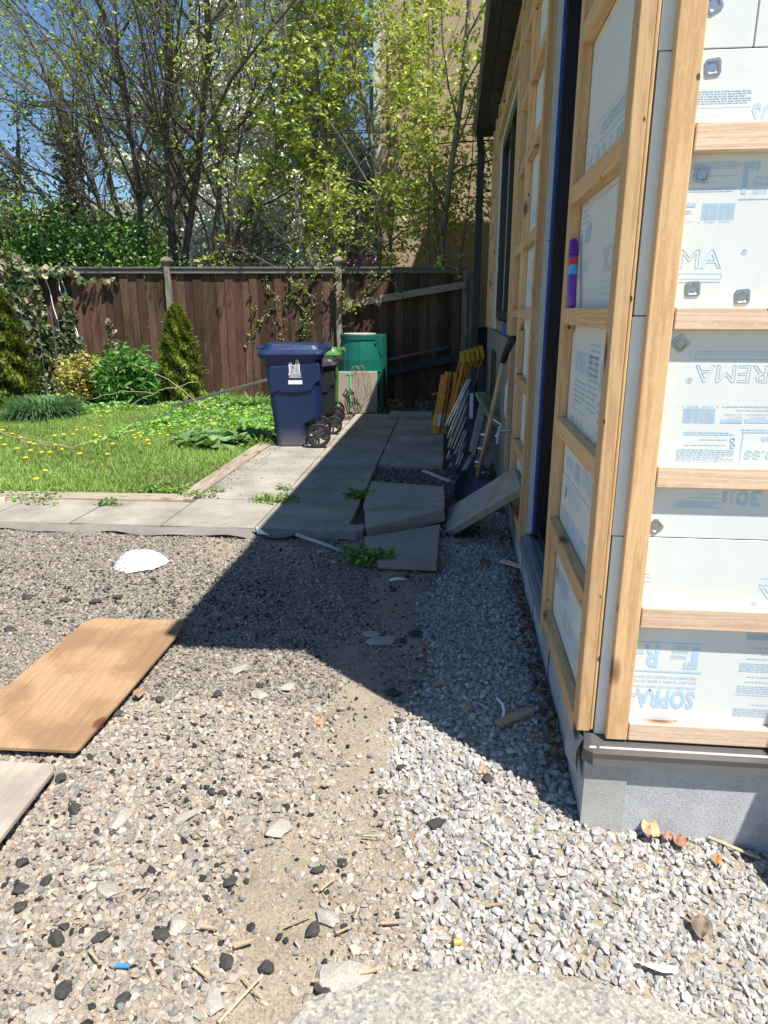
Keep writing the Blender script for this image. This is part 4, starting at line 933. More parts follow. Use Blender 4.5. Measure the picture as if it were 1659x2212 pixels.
# aluminium ladder: black side rails and slanting channel rungs
ld = thing('aluminium_ladder', 'folded aluminium ladder with black rails leaning against the house wall', 'ladder', tuple(G(*z2(360, 1430), .02)))
A0, A1 = Z(360, 1400, 6.7), Z(300, 900, 7.0)
for (u0, v0, Y0, u1, v1, Y1, m_) in ((480, 1120, 6.75, 525, 415, 7.15, M_rail), (545, 1120, 6.85, 600, 405, 7.25, M_rail)):
    mb = MB(); mb.bar(Z(u0, v0, Y0), Z(u1, v1, Y1), .062, .03, up=(0, 1, 0)); o = build(mb, 'side_rail', m_, ld, bevel=.004)
    mb = MB(); mb.bar(Z(u0 + 16, v0 - 100, Y0 - .01), Z(u0 + 22, v0 - 480, Y0 - .0), .03, .01, up=(0, 1, 0)); 
    if u0 == 480:
        p0, p1 = Z(503, 860, 6.86), Z(510, 640, 6.96); m2 = MB(); m2.bar(p0, p1, .035, .004, up=(0, 1, 0)); build(m2, 'warning_label', simple('pale_label', (.45, .5, .62), .5, var=.4, nscale=60, bmp=0), o)
    mb = MB(); p = Z(u0, v0, Y0); mb.tube([p + Vector((-.05, -.03, -.01)), p + Vector((.03, -.05, -.03)), p + Vector((.10, .0, -.01))], .028, 10); build(mb, 'hinge', M_black, o)
mb = MB(); mb.bar(Z(380, 1430, 6.55), Z(292, 900, 7.05), .035, .05, up=(0, 1, 0)); mb.bar(Z(415, 1425, 6.6), Z(330, 1200, 6.8), .03, .05, up=(0, 1, 0)); build(mb, 'side_rail', M_rail, ld)
for (a, b) in (((285, 925), (478, 520)), ((300, 1030), (462, 625)), ((305, 1115), (450, 738)), ((290, 1220), (445, 850)), ((318, 1290), (452, 960)), ((335, 1370), (456, 1065)), ((385, 1400), (515, 1165))):
    for du in (0, 22):
        mb = MB(); p = Z(a[0] + du, a[1], 6.75); q = Z(b[0] + du - 8, b[1] + 12, 7.0); r_ = Z(b[0] + du + 6, b[1] - 4, 7.0); mb.tube([p, q, r_], [.0125, .0125, .010], 8); build(mb, 'rung', M_alu, ld, smooth=True)
for u, v in ((360, 1420), (410, 1420)):
    mb = MB(); p = Z(u, v, 6.5); mb.tube([p + Vector((-.02, 0, .05)), p + Vector((.0, -.02, 0)), p + Vector((.03, -.02, -.03))], [.03, .035, .03], 10); build(mb, 'foot', simple('blue_rubber_foot', (.03, .06, .16), .5), ld)
# second folded ladder, greenish
l2 = thing('aluminium_ladder', 'folded step ladder with a pale green top standing closest to the wall', 'ladder', tuple(G(*z2(640, 1350), .02)))
for (a, b) in (((600, 640), (820, 940)), ((560, 640), (690, 870))):
    build(MB().bar(Z(*a, 6.9), Z(*b, 6.5), .05, .04), 'top_step', simple('pale_green_plastic', (.16, .20, .09), .6), l2, bevel=.004)
for (a, b) in (((640, 870), (550, 1290)), ((700, 920), (610, 1260)), ((730, 930), (640, 1290)), ((760, 940), (660, 1260)), ((620, 760), (520, 1180)), ((590, 740), (500, 1150))):
    build(MB().bar(Z(*a, 6.7), Z(*b, 6.35), .035, .02, up=(0, 1, 0)), 'side_rail', M_alu, l2)
for v in (1000, 1120, 1240): build(MB().bar(Z(545 + (1290 - v) * .22, v, 6.35), Z(655 + (1290 - v) * .22, v - 20, 6.6), .05, .015), 'step', M_alu, l2)
build(MB().tube([Z(650, 1340, 6.3), Z(560, 1340, 6.4)], .02, 10), 'foot_bar', M_alu, l2)
build(MB().bar(Z(690, 850, 6.45), Z(820, 930, 6.35), .07, .012), 'bracket', M_steel, l2)
# shovel
sh = thing('shovel', 'shovel with a long pale wooden shaft and black grip leaning on the timber strapping', 'shovel', (.16, 6.0, 0))
s0, s1, s2, s3 = Z(565, 1370, 5.75), Z(785, 360, 5.15), Z(815, 270, 5.08), Z(868, 165, 5.0)
build(MB().tube([s0, s0.lerp(s1, .5), s1], [.021, .019, .018], 12), 'shaft', wood('ash_shaft', 2, (.34, .24, .15), (.52, .40, .28), dirt=.6), sh, smooth=True)
mb = MB(); mb.tube([s1, s2, s3, s3 + Vector((.035, -.01, .005))], [.024, .026, .027, .02], 10); mb.tube([s2 + Vector((-.01, -.012, .0)), s3 + Vector((.01, -.03, 0))], .011, 8); build(mb, 'grip', M_black, sh, smooth=True)
mb = MB(); rows_ = []
for i in range(8):
    f = i / 7; c = s0 + Vector((-.08 * f - .02, -.10 * f, .02 - (s0.z + .0) * f)); wd = .10 + .03 * math.sin(f * math.pi); row = []
    for j in range(9):
        g2 = j / 8 * 2 - 1; row.append(c + Vector((g2 * wd, .04 * (1 - g2 * g2) - .02 * f, .03 * g2 * g2)))
    rows_.append(row)
mb.add([p for r_ in rows_ for p in r_] + [p + Vector((0, .004, -.004)) for r_ in rows_ for p in r_], [(i * 9 + j, i * 9 + j + 1, i * 9 + 10 + j, i * 9 + 9 + j) for i in range(7) for j in range(8)] + [(72 + i * 9 + j, 72 + i * 9 + 9 + j, 72 + i * 9 + 10 + j, 72 + i * 9 + j + 1) for i in range(7) for j in range(8)])
build(mb, 'blade', simple('dark_blue_steel', (.03, .038, .065), .4, .3), sh, smooth=True)

# boards on the yard
def ply_mat(name, c1, c2, ang):
    m, t, b = new_mat(name); v = coords(t, (1, .09, 1), (0, 0, ang)); w1 = N(t, 'ShaderNodeTexWave', i_Scale=5.5, i_Distortion=14, i_Detail=3, i_Detail_Scale=1.2); w1.bands_direction = 'X'; t.links.new(v, w1.inputs['Vector'])
    f = noise(t, v, 90, 5, .7); c = mixc(t, c2, ramp(t, [(0.0, c1), (.35, c2), (1, tuple(x * .93 for x in c2))], w1.outputs[1]).outputs[0], .32)
    c = mixc(t, c, ramp(t, [(.3, (.8,) * 3), (.7, (1.12,) * 3)], f).outputs[0], 1.0, 'MULTIPLY')
    v3 = coords(t); c = mixc(t, c, tuple(x * .62 for x in c1), ramp(t, [(.5, (0, 0, 0)), (.62, (.55,) * 3)], noise(t, v3, 2.8, 4, .5)).outputs[0])
    c = mixc(t, c, (.6, .5, .4), ramp(t, [(.6, (0, 0, 0)), (.8, (.5,) * 3)], noise(t, coords(t, (1, .3, 1), (0, 0, ang)), 16, 8, .8)).outputs[0])
    vo = t.nodes.new('ShaderNodeTexVoronoi'); vo.inputs['Scale'].default_value = 4.3; t.links.new(coords(t, (1, .6, 1), (0, 0, ang)), vo.inputs['Vector'])
    c = mixc(t, c, (.14, .05, .02), ramp(t, [(.07, (1, 1, 1)), (.12, (0, 0, 0))], vo.outputs[0]).outputs[0])
    t.links.new(c, b.inputs['Base Color']); b.inputs['Roughness'].default_value = .7; bump(t, b, f, .2, .002); return m
def sheet(name, label, pts, z, th, mat):
    P = [Vector((p.x, p.y, z + (q or 0))) for p, q in pts]; k = len(P); mb = MB(); mb.add(P + [p - Vector((0, 0, th)) for p in P], [tuple(range(k)), tuple(range(k, 2 * k))[::-1]] + [(i, i + k, (i + 1) % k + k, (i + 1) % k) for i in range(k)])
    return tag(build(mb, name, mat, loc=(P[0].x, P[0].y, 0), bevel=.0012, seg=1), label, 'board')
M_plyedge = None
sheet('plywood_sheet', 'warm brown plywood sheet lying on the gravel, its far corner in the shade', [(G(183, 1343, .045), .0), (G(205, 1335, .045), 0), (G(398, 1340, .045), 0), (G(385, 1368, .045), 0), (G(172, 1610, .045), -.008), (G(160, 1617, .045), -.008), (G(-140, 1602, .045), -.01)], .045, .013, ply_mat('warm_plywood', (.30, .165, .075), (.43, .27, .145), R(-38)))
sheet('plywood_sheet', 'greyed plywood sheet on the gravel cut off by the left picture edge', [(G(-60, 1640, .05), 0), (G(118, 1650, .05), 0), (G(115, 1664, .05), 0), (G(-30, 1850, .05), 0), (G(-120, 1960, .05), 0)], .05, .015, ply_mat('grey_plywood', (.36, .30, .235), (.45, .385, .31), R(-30)))
tag(build(MB().bar(G(-20, 1083, .07), G(12, 1080, .07), .09, .04), 'timber_offcut', W[0], loc=tuple(G(0, 1081, .05)), bevel=.004), 'short timber offcut on the slabs at the left picture edge', 'timber offcut')
# pile of white powder
mb = MB(); nr, na = 9, 36; c0 = G(303, 1212); vs = []
for i in range(nr):
    f = i / (nr - 1); r = f
    for k in range(na):
        a = 2 * math.pi * k / na; rr = 1 + .06 * math.sin(3 * a + 1) + .04 * math.sin(7 * a) ; h = .080 * (1 - f ** 2) ** .8 * (1 + .10 * math.sin(a * 2 + 1) + .05 * math.sin(a * 5)) + .003 * math.sin(k * 2.7 + i * 3.1) - .012
        vs.append((c0.x + .165 * r * rr * math.cos(a), c0.y + .17 * r * rr * math.sin(a), max(h, -.02) + .0))
mb.add(vs, [(i * na + k, i * na + (k + 1) % na, (i + 1) * na + (k + 1) % na, (i + 1) * na + k) for i in range(nr - 1) for k in range(na)] + [tuple(range(na))])
tag(build(mb, 'lime_heap', simple('white_lime', (.66, .66, .67), .9, var=.12, nscale=30, bmp=1.0, bscale=55, bdist=.03), smooth=True, loc=(c0.x, c0.y, 0)), 'small heap of bright white powder on the gravel', 'powder heap')
# strip of membrane, conduit and cable below the path edge
mb = MB(); vs = []; m_ = 40
for i in range(m_):
    f = i / (m_ - 1); x = -3.4 + f * 2.75; y = 4.60 + .025 * math.sin(f * 23) + .02 * f
    for j, (dy, z) in enumerate(((.04, .045), (.0, .035 + .012 * math.sin(f * 31)), (-.03, .004 + .008 * math.sin(f * 40)))): vs.append((x, y + dy, z))
mb.add(vs, [(i * 3 + j, i * 3 + 3 + j, i * 3 + 4 + j, i * 3 + 1 + j) for i in range(m_ - 1) for j in range(2)])
tag(build(mb, 'membrane_strip', simple('grey_old_membrane', (.20, .18, .155), .8), smooth=True, loc=(-2, 4.6, 0)), 'wavy strip of old grey membrane along the front edge of the path', 'membrane')
tag(build(MB().tube([G(640, 1155, .05), G(690, 1172, .03), G(742, 1192, .0)], .013, 10), 'conduit', simple('grey_conduit', (.36, .38, .40), .5), smooth=True, loc=tuple(G(690, 1172))), 'grey plastic conduit running out below the path slabs', 'conduit')
tag(build(MB().tube([G(545, 1150, .03), G(580, 1163, .02), G(610, 1165, .02), G(645, 1155, .03)], .008, 8), 'cable', M_black, smooth=True, loc=tuple(G(590, 1160))), 'black cable curving from under the path into the conduit', 'cable')
tag(build(MB().loft([[G(552, 1140, .055), G(568, 1150, .05), G(585, 1157, .03), G(556, 1154, .03)], [G(553, 1136, .075), G(570, 1148, .065), G(583, 1156, .04), G(556, 1152, .045)]]), 'metal_offcut', M_white, loc=tuple(G(565, 1150))), 'folded white metal offcut at the slab edge where the shade begins', 'metal offcut')
tag(build(MB().bar(G(372, 877, .12), PY(578, 820, 10.9), .14, .035), 'composite_board', simple('grey_composite_board', (.085, .08, .07), .6, bmp=.6, bscale=25, bdist=.01), loc=tuple(G(372, 877)), bevel=.003), 'long grey grooved board sloping from the lawn up behind the blue bin', 'board')

# ================================================================ lawn and garden
struct(build(MB().box(-14, -2.27, 5.47, 11.9, -.25, .012), 'lawn', simple('lawn_soil', (.075, .085, .03), .95, var=.5, nscale=20, bmp=.8, bscale=70, bdist=.02)))
M_grass = vcol('grass_blade', .55, transl=.35, spec=.3); M_leaf = vcol('leaf', .5, transl=.35, spec=.35); M_dark = vcol('dark_leaf', .4, transl=.2, spec=.5)
M_petal = vcol('petal', .6); M_dry = vcol('dry_plant', .85)
blade = (np.array([[-.5, 0, 0], [.5, 0, 0], [-.38, .12, .5], [.38, .12, .5], [0, .45, 1.0]]), np.array([[0, 1, 3], [0, 3, 2], [2, 3, 4]]))
blade2 = (np.array([[-.5, 0, 0], [.5, 0, 0], [-.4, -.05, .55], [.4, -.05, .55], [.1, -.3, 1.0]]), np.array([[0, 1, 3], [0, 3, 2], [2, 3, 4]]))
arch = (np.array([[-.5, 0, 0], [.5, 0, 0], [-.5, .15, .5], [.5, .15, .5], [-.4, .42, .82], [.4, .42, .82], [0, .85, .85]]), np.array([[0, 1, 3], [0, 3, 2], [2, 3, 5], [2, 5, 4], [4, 5, 6]]))
leafS = (np.array([[0, 0, 0], [.30, .35, .06], [.22, .75, .03], [0, 1, -.06], [-.22, .75, .03], [-.30, .35, .06], [0, .5, -.03]]), np.array([[0, 1, 6], [1, 2, 6], [2, 3, 6], [3, 4, 6], [4, 5, 6], [5, 0, 6]]))
leafR = (np.array([[0, 0, 0], [.38, .05, .05], [.48, .45, .07], [.25, .85, .02], [0, 1, -.02], [-.25, .85, .02], [-.48, .45, .07], [-.38, .05, .05], [0, .4, -.03]]), np.array([[0, 1, 8], [1, 2, 8], [2, 3, 8], [3, 4, 8], [4, 5, 8], [5, 6, 8], [6, 7, 8], [7, 0, 8]]))
leafD = (np.array([[0, 0, 0], [.26, .45, .05], [0, 1, -.03], [-.26, .45, .05]]), np.array([[0, 1, 2], [0, 2, 3]]))
def leaves(name, pos, size, pal, mat, shape=(leafD,), tilt=1.0, parent=None, jit=.25, asp=1.0, sj=.3, base=0.0):
    n = len(pos); pos = np.asarray(pos, float)
    s = size * rs.uniform(1 - sj, 1 + sj, n)
    Rm = rot_euler(base + rs.uniform(-tilt, tilt, n), rs.uniform(-tilt, tilt, n), rs.uniform(0, 6.28, n))
    return scatter(name, list(shape), pos, Rm, np.stack([s * asp, s, s], 1), pick(pal, n, jit), mat, parent)
def inlawn(n, x0=-9, x1=-2.3, y0=5.5, y1=11.9):
    x = rs.uniform(x0, x1, n); y = rs.uniform(y0, y1, n); k = inview(x, y, .06); return x[k], y[k]
x, y = inlawn(190000)
keep = rs.uniform(0, 1, len(x)) < np.clip(1.15 - .75 * np.exp(-(((x + 4.1) / .9) ** 2 + ((y - 6.55) / .12) ** 2)) - .6 * np.exp(-(((x + 2.6) / .25) ** 2 + ((y - 6.2) / .5) ** 2)) - .35 * (np.sin(x * 5 + y) * np.sin(y * 7) > .5), .1, 1)
x, y = x[keep], y[keep]; n = len(x)
hh = rs.uniform(.025, .075, n) * (1 + .5 * np.clip(np.sin(x * 2.7 + 1) * np.sin(y * 3.1), 0, 1))
pg = pick([(.26, .42, .08), (.20, .35, .065), (.34, .47, .11), (.15, .27, .05), (.42, .46, .18)], n, .25) * (1 + .18 * np.sin(x * 1.9)[:, None] * np.cos(y * 2.6)[:, None]) * 1.12
struct(tag(scatter('grass', [blade, blade2], np.stack([x, y, np.full(n, .01)], 1), rot_euler(rs.uniform(-.5, .5, n), rs.uniform(-.5, .5, n), rs.uniform(0, 6.28, n)), np.stack([np.full(n, .006), hh, hh], 1), np.clip(pg, 0, 1), M_grass), 'bright spring lawn grass with worn patches beside the path', 'grass'), 'stuff')
# violets and other ground cover towards the fence
def cover(n, x0, x1, y0, y1, f):
    x = rs.uniform(x0, x1, n); y = rs.uniform(y0, y1, n); k = inview(x, y, .06) & f(x, y); return x[k], y[k]
cf = lambda x, y: (rs.uniform(0, 1, len(x)) < np.clip(np.where(x > -4.3, (y - 7.9 + .5 * np.sin(x * 4)) / 1.6, (y - 10.0 + .5 * np.sin(x * 3)) / .6), 0, .9)) & (x < -2.3)
x, y = cover(34000, -8.2, -2.3, 7.2, 12.0, cf); n = len(x)
z = .03 + rs.uniform(0, .10, n) * (.6 + .4 * np.sin(x * 6) * np.sin(y * 5))
struct(tag(leaves('violet_leaves', np.stack([x, y, z], 1), .045, [(.18, .38, .06), (.27, .50, .09), (.12, .27, .05), (.36, .56, .13)], M_leaf, (leafR,), .7), 'low heart shaped violet leaves covering the garden edge', 'ground cover'), 'stuff')
i = rs.choice(n, 1100); struct(tag(leaves('violet_flowers', np.stack([x[i], y[i], z[i] + .055], 1), .026, [(.12, .09, .42), (.2, .16, .5), (.07, .05, .3)], M_petal, (leafD,), 1.4), 'small purple violet flowers dotted over the ground cover', 'flowers'), 'stuff')
# dandelions
M_yel = simple('dandelion_yellow', (.68, .52, .03), .6, var=.2, nscale=200, bmp=0)
first = None
spots = [(8, 1118), (26, 1115), (72, 1085), (68, 1120)]
rd = random.Random(5)
dpx = [(27, 938), (74, 960), (66, 974), (64, 957), (118, 942), (108, 978), (90, 978), (134, 972), (98, 1018), (10, 962), (0, 948), (37, 970), (182, 926), (158, 939), (165, 930), (218, 900), (231, 891), (190, 891), (216, 945), (224, 950), (243, 960), (173, 981), (217, 921), (206, 941), (284, 932), (290, 941), (292, 947), (304, 944), (319, 952), (345, 938), (362, 941), (455, 909), (365, 921), (470, 942), (78, 1036), (463, 930), (232, 982), (120, 962), (5, 930), (45, 946), (55, 990), (138, 940), (322, 960), (300, 936)]
for k, (a, b) in enumerate(dpx):
    p = G(a, b, .075)
    if first is None:
        r_ = thing('dandelion', 'yellow dandelion flower head standing in the lawn', 'dandelion', (0, 0, 0), 'dandelions in the lawn')
        mb = MB(); mb.tube([(0, 0, -.07), (.004, 0, 0)], .002, 5); build(mb, 'stem', M_grass, r_)
        mb = MB(); mb.loft([[(q * math.cos(t), q * math.sin(t), z_) for t in [2 * math.pi * j / 12 for j in range(12)]] for q, z_ in ((.006, -.004), (.021, .004), (.022, .010), (.012, .016), (.003, .017))]); build(mb, 'flower_head', M_yel, r_, bevel=0)
        first = r_; r_.location = p
    else: o = dup(first, p); s_ = rd.uniform(.8, 1.25); s_ *= 1.08; o.scale = (s_, s_, 1)
# evergreen columns
def thuja(label, base, h, rad, n, pal):
    t_ = thing('cedar_shrub', label, 'cedar shrub', tuple(base)); bz = Vector(base)
    build(MB().tube([bz, bz + Vector((0, 0, h * .8))], [.03, .008], 8), 'trunk', simple('cedar_bark', (.10, .06, .04), .9), t_)
    u = rs.uniform(0, 1, n) ** .8; a = rs.uniform(0, 6.28, n); prof = np.where(u < .3, .85 + .5 * u, np.clip((1 - u) / .7, 0, 1) ** .55)
    r = rad * prof * (1 + .14 * np.sin(a * 5 + u * 17) + .1 * np.sin(a * 11 + u * 31)) * rs.uniform(.62, 1.12, n) * (1 + .13 * np.sin(u * 40 + a * 3))
    pos = np.stack([base[0] + r * np.cos(a), base[1] + r * np.sin(a), base[2] + .03 + u * h], 1)
    s = rs.uniform(.04, .10, n) ; Rm = rot_euler(rs.uniform(.1, .9, n), rs.uniform(-.4, .4, n), a - math.pi / 2)
    c = pick(pal, n, .3) * (.75 + .35 * np.sin(a * 7 + u * 23))[:, None]
    scatter('foliage', [leafD, blade], pos, Rm, np.stack([s * .5, s, s * .8], 1), np.clip(c, 0, 1), M_leaf, t_)
pT = PY(394, 850, 11.55)
thuja('small bushy cedar shrub in front of the tall fence post', (pT.x, 11.55, 0), PY(394, 666, 11.55).z, .30, 19000, [(.24, .32, .045), (.34, .41, .07), (.13, .19, .03), (.42, .46, .09)])
pT = PY(2, 800, 10.7)
thuja('large dark cedar shrub cut by the left picture edge', (pT.x, 10.7, 0), 1.95, .44, 26000, [(.14, .20, .03), (.22, .28, .04), (.08, .12, .02), (.28, .30, .05)])
# ivy on the fence and its trellis
iv = thing('ivy', 'pale variegated ivy hanging over the left end of the fence', 'ivy', tuple(FP(-7.6, -.1, 0)))
pts = []
def blob(s, z, rs_, rz, n, n0=-.16, n1=-.03):
    for _ in range(n):
        a = rnd.uniform(0, 6.28); q = math.sqrt(rnd.random()); pts.append(tuple(FP(s + q * rs_ * math.cos(a), rnd.uniform(n0, n1), z + q * rz * math.sin(a))))
for (s, z, a, b, n) in ((-7.75, 2.25, .35, .22, 420), (-7.9, 1.9, .45, .35, 600), (-7.45, 1.75, .3, .35, 380), (-7.4, 1.3, .28, .45, 360), (-7.2, .95, .35, .35, 360), (-6.75, 1.45, .10, .32, 130), (-6.75, .85, .2, .3, 170), (-7.0, 2.14, .5, .07, 170), (-7.2, .45, .4, .35, 260), (-8.4, 2.1, .5, .3, 350), (-8.2, 1.3, .5, .6, 500), (-6.2, 2.0, .35, .05, 40)): blob(s, z, a, b, n)
leaves('foliage', pts, .085, [(.30, .34, .22), (.42, .43, .32), (.10, .17, .05), (.18, .25, .12), (.50, .38, .25), (.07, .12, .04)], M_leaf, (leafR,), 1.2, iv, base=1.2)
mb = MB()
for k in range(10):
    p = [FP(-8.0 + k * .15, -.05, 0)]
    for j in range(8): p.append(p[-1] + FD * rnd.uniform(-.12, .12) + Vector((0, 0, .27)))
    mb.tube(p, .008, 4)
build(mb, 'stems', M_dry, iv)
iv2 = thing('ivy', 'half dead ivy shoot standing between the golden shrub and the green lilies', 'ivy', tuple(FP(-6.02, -.2, 0))); pts = []
for (s, z, a, b, n) in ((-6.02, 1.15, .04, .25, 60), (-6.0, .75, .15, .25, 130), (-5.85, .45, .2, .3, 150)): blob(s, z, a, b, n, -.3, -.1)
leaves('foliage', pts, .07, [(.12, .17, .07), (.30, .24, .18), (.42, .30, .24), (.08, .12, .05)], M_leaf, (leafR,), 1.2, iv2, base=1.2)
tr = thing('wire_trellis', 'thin grey wire trellis with rounded tops in front of the ivy', 'trellis', tuple(FP(-7.3, -.5, 0))); 
for k, s in enumerate((-7.35, -7.1, -6.85)):
    mb = MB(); p = [FP(s, -.5, 0)] + [FP(s, -.5, z) for z in (.5, 1.0, 1.4)]; p += [FP(s - .02 + .13 * (1 - math.cos(a)) - .0, -.5, 1.4 + .2 * math.sin(a)) for a in (.5, 1.0, 1.57, 2.1, 2.7)] if k == 1 else [FP(s, -.5, 1.68)]
    if k == 1: p += [FP(s + .24, -.5, z) for z in (1.4, .8, 0)]
    mb.tube(p, .005, 5); build(mb, 'wire', simple('wire_grey', (.12, .13, .15), .5, .0, bmp=0), tr)
mb = MB()
for z in (.35, .8, 1.25, 1.42): mb.tube([FP(-7.45, -.5, z), FP(-6.6, -.5, z + .03)], .003, 4)
build(mb, 'cross_wire', M_black, tr)
# shrubs and perennials
def shrub(name, label, cat, base, rx, ry, h, n, size, pal, mat=M_leaf, shape=(leafS,), stems=14, stemc=(.16, .11, .07), tilt=1.0, bw=0.0):
    t_ = thing(name, label, cat, tuple(base)); b = Vector(base); mb = MB(); pos = []
    for k in range(stems):
        a = rnd.uniform(0, 6.28); q = math.sqrt(rnd.random()); tip = b + Vector((rx * q * math.cos(a), ry * q * math.sin(a), h * rnd.uniform(.6, 1) * (1 - .35 * q)))
        foot = b + Vector((rx * q * .35 * math.cos(a), ry * q * .35 * math.sin(a), 0)); mid = foot.lerp(tip, .5) + Vector((rnd.uniform(-.04, .04), 0, 0))
        mb.tube([foot, mid, tip], [.006, .005, .003], 4, c=stemc)
        m_ = max(1, n // stems)
        for _ in range(m_):
            f = rnd.uniform(.15, 1.03); p = foot.lerp(tip, f) if f > 1 else (foot.lerp(mid, f * 2) if f < .5 else mid.lerp(tip, f * 2 - 1))
            pos.append(tuple(p + Vector((rnd.gauss(0, 1), rnd.gauss(0, 1), rnd.gauss(0, .7))) * (.05 + .03 * f)))
    build(mb, 'stems', M_dry, t_); leaves('foliage', pos, size, pal, mat, shape, tilt, t_, base=bw); return t_
b = G(175, 868); shrub('golden_shrub', 'golden yellow leaved shrub in front of the dark fence', 'shrub', (b.x + .4, 11.1, 0), .42, .3, 1.02, 2600, .065, [(.50, .46, .08), (.42, .42, .07), (.58, .46, .18), (.30, .38, .07), (.52, .38, .24)], stems=24)
shrub('bush', 'fresh green bushy perennial right behind the golden shrub', 'shrub', (b.x + .62, 11.5, 0), .22, .15, 1.0, 420, .09, [(.16, .32, .05), (.22, .38, .08), (.10, .24, .04)], shape=(leafR,), stems=8)
lil = thing('lily_clump', 'dense clump of tall green lily stems between the golden shrub and the small cedar', 'lilies', (PY(285, 860, 11.2).x, 11.2, 0)); lb = Vector(lil.location); pos = []; mb = MB(); Rl = []
for k in range(95):
    p0 = lb + Vector((rnd.uniform(-.42, .42), rnd.uniform(-.22, .22), 0)); hgt_ = rnd.uniform(.5, 1.12) * (1 - .5 * abs(p0.x - lb.x)); p1 = p0 + Vector((rnd.uniform(-.12, .12), rnd.uniform(-.1, .05), hgt_)); mb.tube([p0, p1], [.006, .004], 4, c=(.12, .24, .05))
    for j in range(20):
        f = rnd.uniform(.25, 1); pos.append(tuple(p0.lerp(p1, f)))
build(mb, 'stems', M_grass, lil); leaves('foliage', pos, .15, [(.12, .30, .06), (.18, .40, .09), (.08, .21, .045), (.26, .48, .16)], M_leaf, (leafS,), .9, lil, asp=.42)
def tuft(name, label, cat, base, n, h, wd, spread, pal, R_=.25):
    a = rs.uniform(0, 6.28, n); q = np.sqrt(rs.uniform(0, 1, n)) * R_; pos = np.stack([base[0] + q * np.cos(a), base[1] + q * np.sin(a), np.full(n, base[2])], 1)
    s = h * rs.uniform(.6, 1.1, n); Rm = rot_euler(-rs.uniform(.0, spread, n), rs.uniform(-.2, .2, n), a - math.pi / 2 + rs.uniform(-.5, .5, n))
    o = scatter(name, [arch], pos, Rm, np.stack([np.full(n, wd), s * .8, s], 1), pick(pal, n, .3), M_grass); tag(o, label, cat); return o
b = G(98, 905); tuft('grass_clump', 'large arching clump of blue green grass at the lawn edge', 'grass clump', (b.x, b.y, 0), 1900, .40, .012, .9, [(.09, .20, .07), (.13, .25, .10), (.06, .14, .05)], .36)
b = G(140, 880); tuft('iris_clump', 'small clump of broad pale green iris leaves beside the grass clump', 'iris', (b.x, b.y + .6, 0), 70, .42, .035, .6, [(.20, .34, .12), (.26, .40, .18)], .22)
b = G(572, 968); tuft('grass_clump', 'loose tuft of grass at the foot of the blue bin', 'grass clump', (b.x - .05, b.y, 0), 150, .22, .010, 1.1, [(.20, .36, .06), (.28, .42, .10)], .08)
for (a_, b_, n_) in ((500, 855, 220), (470, 870, 150), (545, 880, 160)):
    b = G(a_, b_); tuft('grass_clump', {500: 'leafy grass tuft above the sloping grey board', 470: 'smaller grass tuft left of the sloping grey board end', 545: 'grass tuft just left of the blue bin under the board'}[a_], 'grass clump', (b.x, b.y, 0), n_, .28, .018, 1.0, [(.14, .30, .05), (.20, .36, .08)], .25)
for (a_, b_, R_, n_, lb_) in ((455, 965, .42, 260, 'broad leaved dock weeds sprawling over the lawn corner'), (540, 958, .22, 130, 'broad leaved weed patch next to the path edging')):
    b = G(a_, b_); an = rs.uniform(0, 6.28, n_); q = np.sqrt(rs.uniform(0, 1, n_)) * R_; tag(leaves('dock_weed', np.stack([b.x + q * np.cos(an), b.y + q * .8 * np.sin(an), .03 + rs.uniform(0, .10, n_)], 1), .14, [(.17, .30, .10), (.22, .36, .14), (.12, .24, .06)], M_leaf, (leafS, leafR), .55), lb_, 'weeds')
# weeds in the joints of the path
for (a_, b_, R_, n_, s_, lb_) in ((592, 1082, .16, 260, .035, 'feathery weed in the path joint at the shade line'), (612, 1058, .06, 60, .03, 'tiny weed in the second path joint in the sun'), (425, 1073, .13, 130, .03, 'weed tuft at the inner corner of the wooden edging'), (470, 1062, .05, 50, .03, 'tiny weed on the path beside the inner corner'), (345, 1060, .2, 200, .045, 'leafy weeds on the timber edging below the lawn'), (50, 1072, .3, 240, .04, 'weeds along the edging near the left picture edge'), (90, 1088, .12, 60, .03, 'sparse weed in the left path joint'), (235, 1090, .09, 90, .03, 'small weed in the joint between two left slabs'), (783, 1075, .12, 220, .045, 'dark weeds growing up between the broken slabs'), (795, 1203, .13, 300, .04, 'leafy dark green weed beside the lowest slab'), (745, 880, .10, 140, .045, 'small bright weed at the foot of the upright slab')):
    b = G(a_, b_, .05); an = rs.uniform(0, 6.28, n_); q = np.sqrt(rs.uniform(0, 1, n_)) * R_; tag(leaves('weed', np.stack([b.x + 1.3 * q * np.cos(an), b.y + .6 * q * np.sin(an), b.z + rs.uniform(-.02, .05, n_)], 1), s_, [(.17, .30, .05), (.24, .36, .08), (.10, .20, .04)], M_leaf, (leafD, leafS), .8), lb_, 'weed')
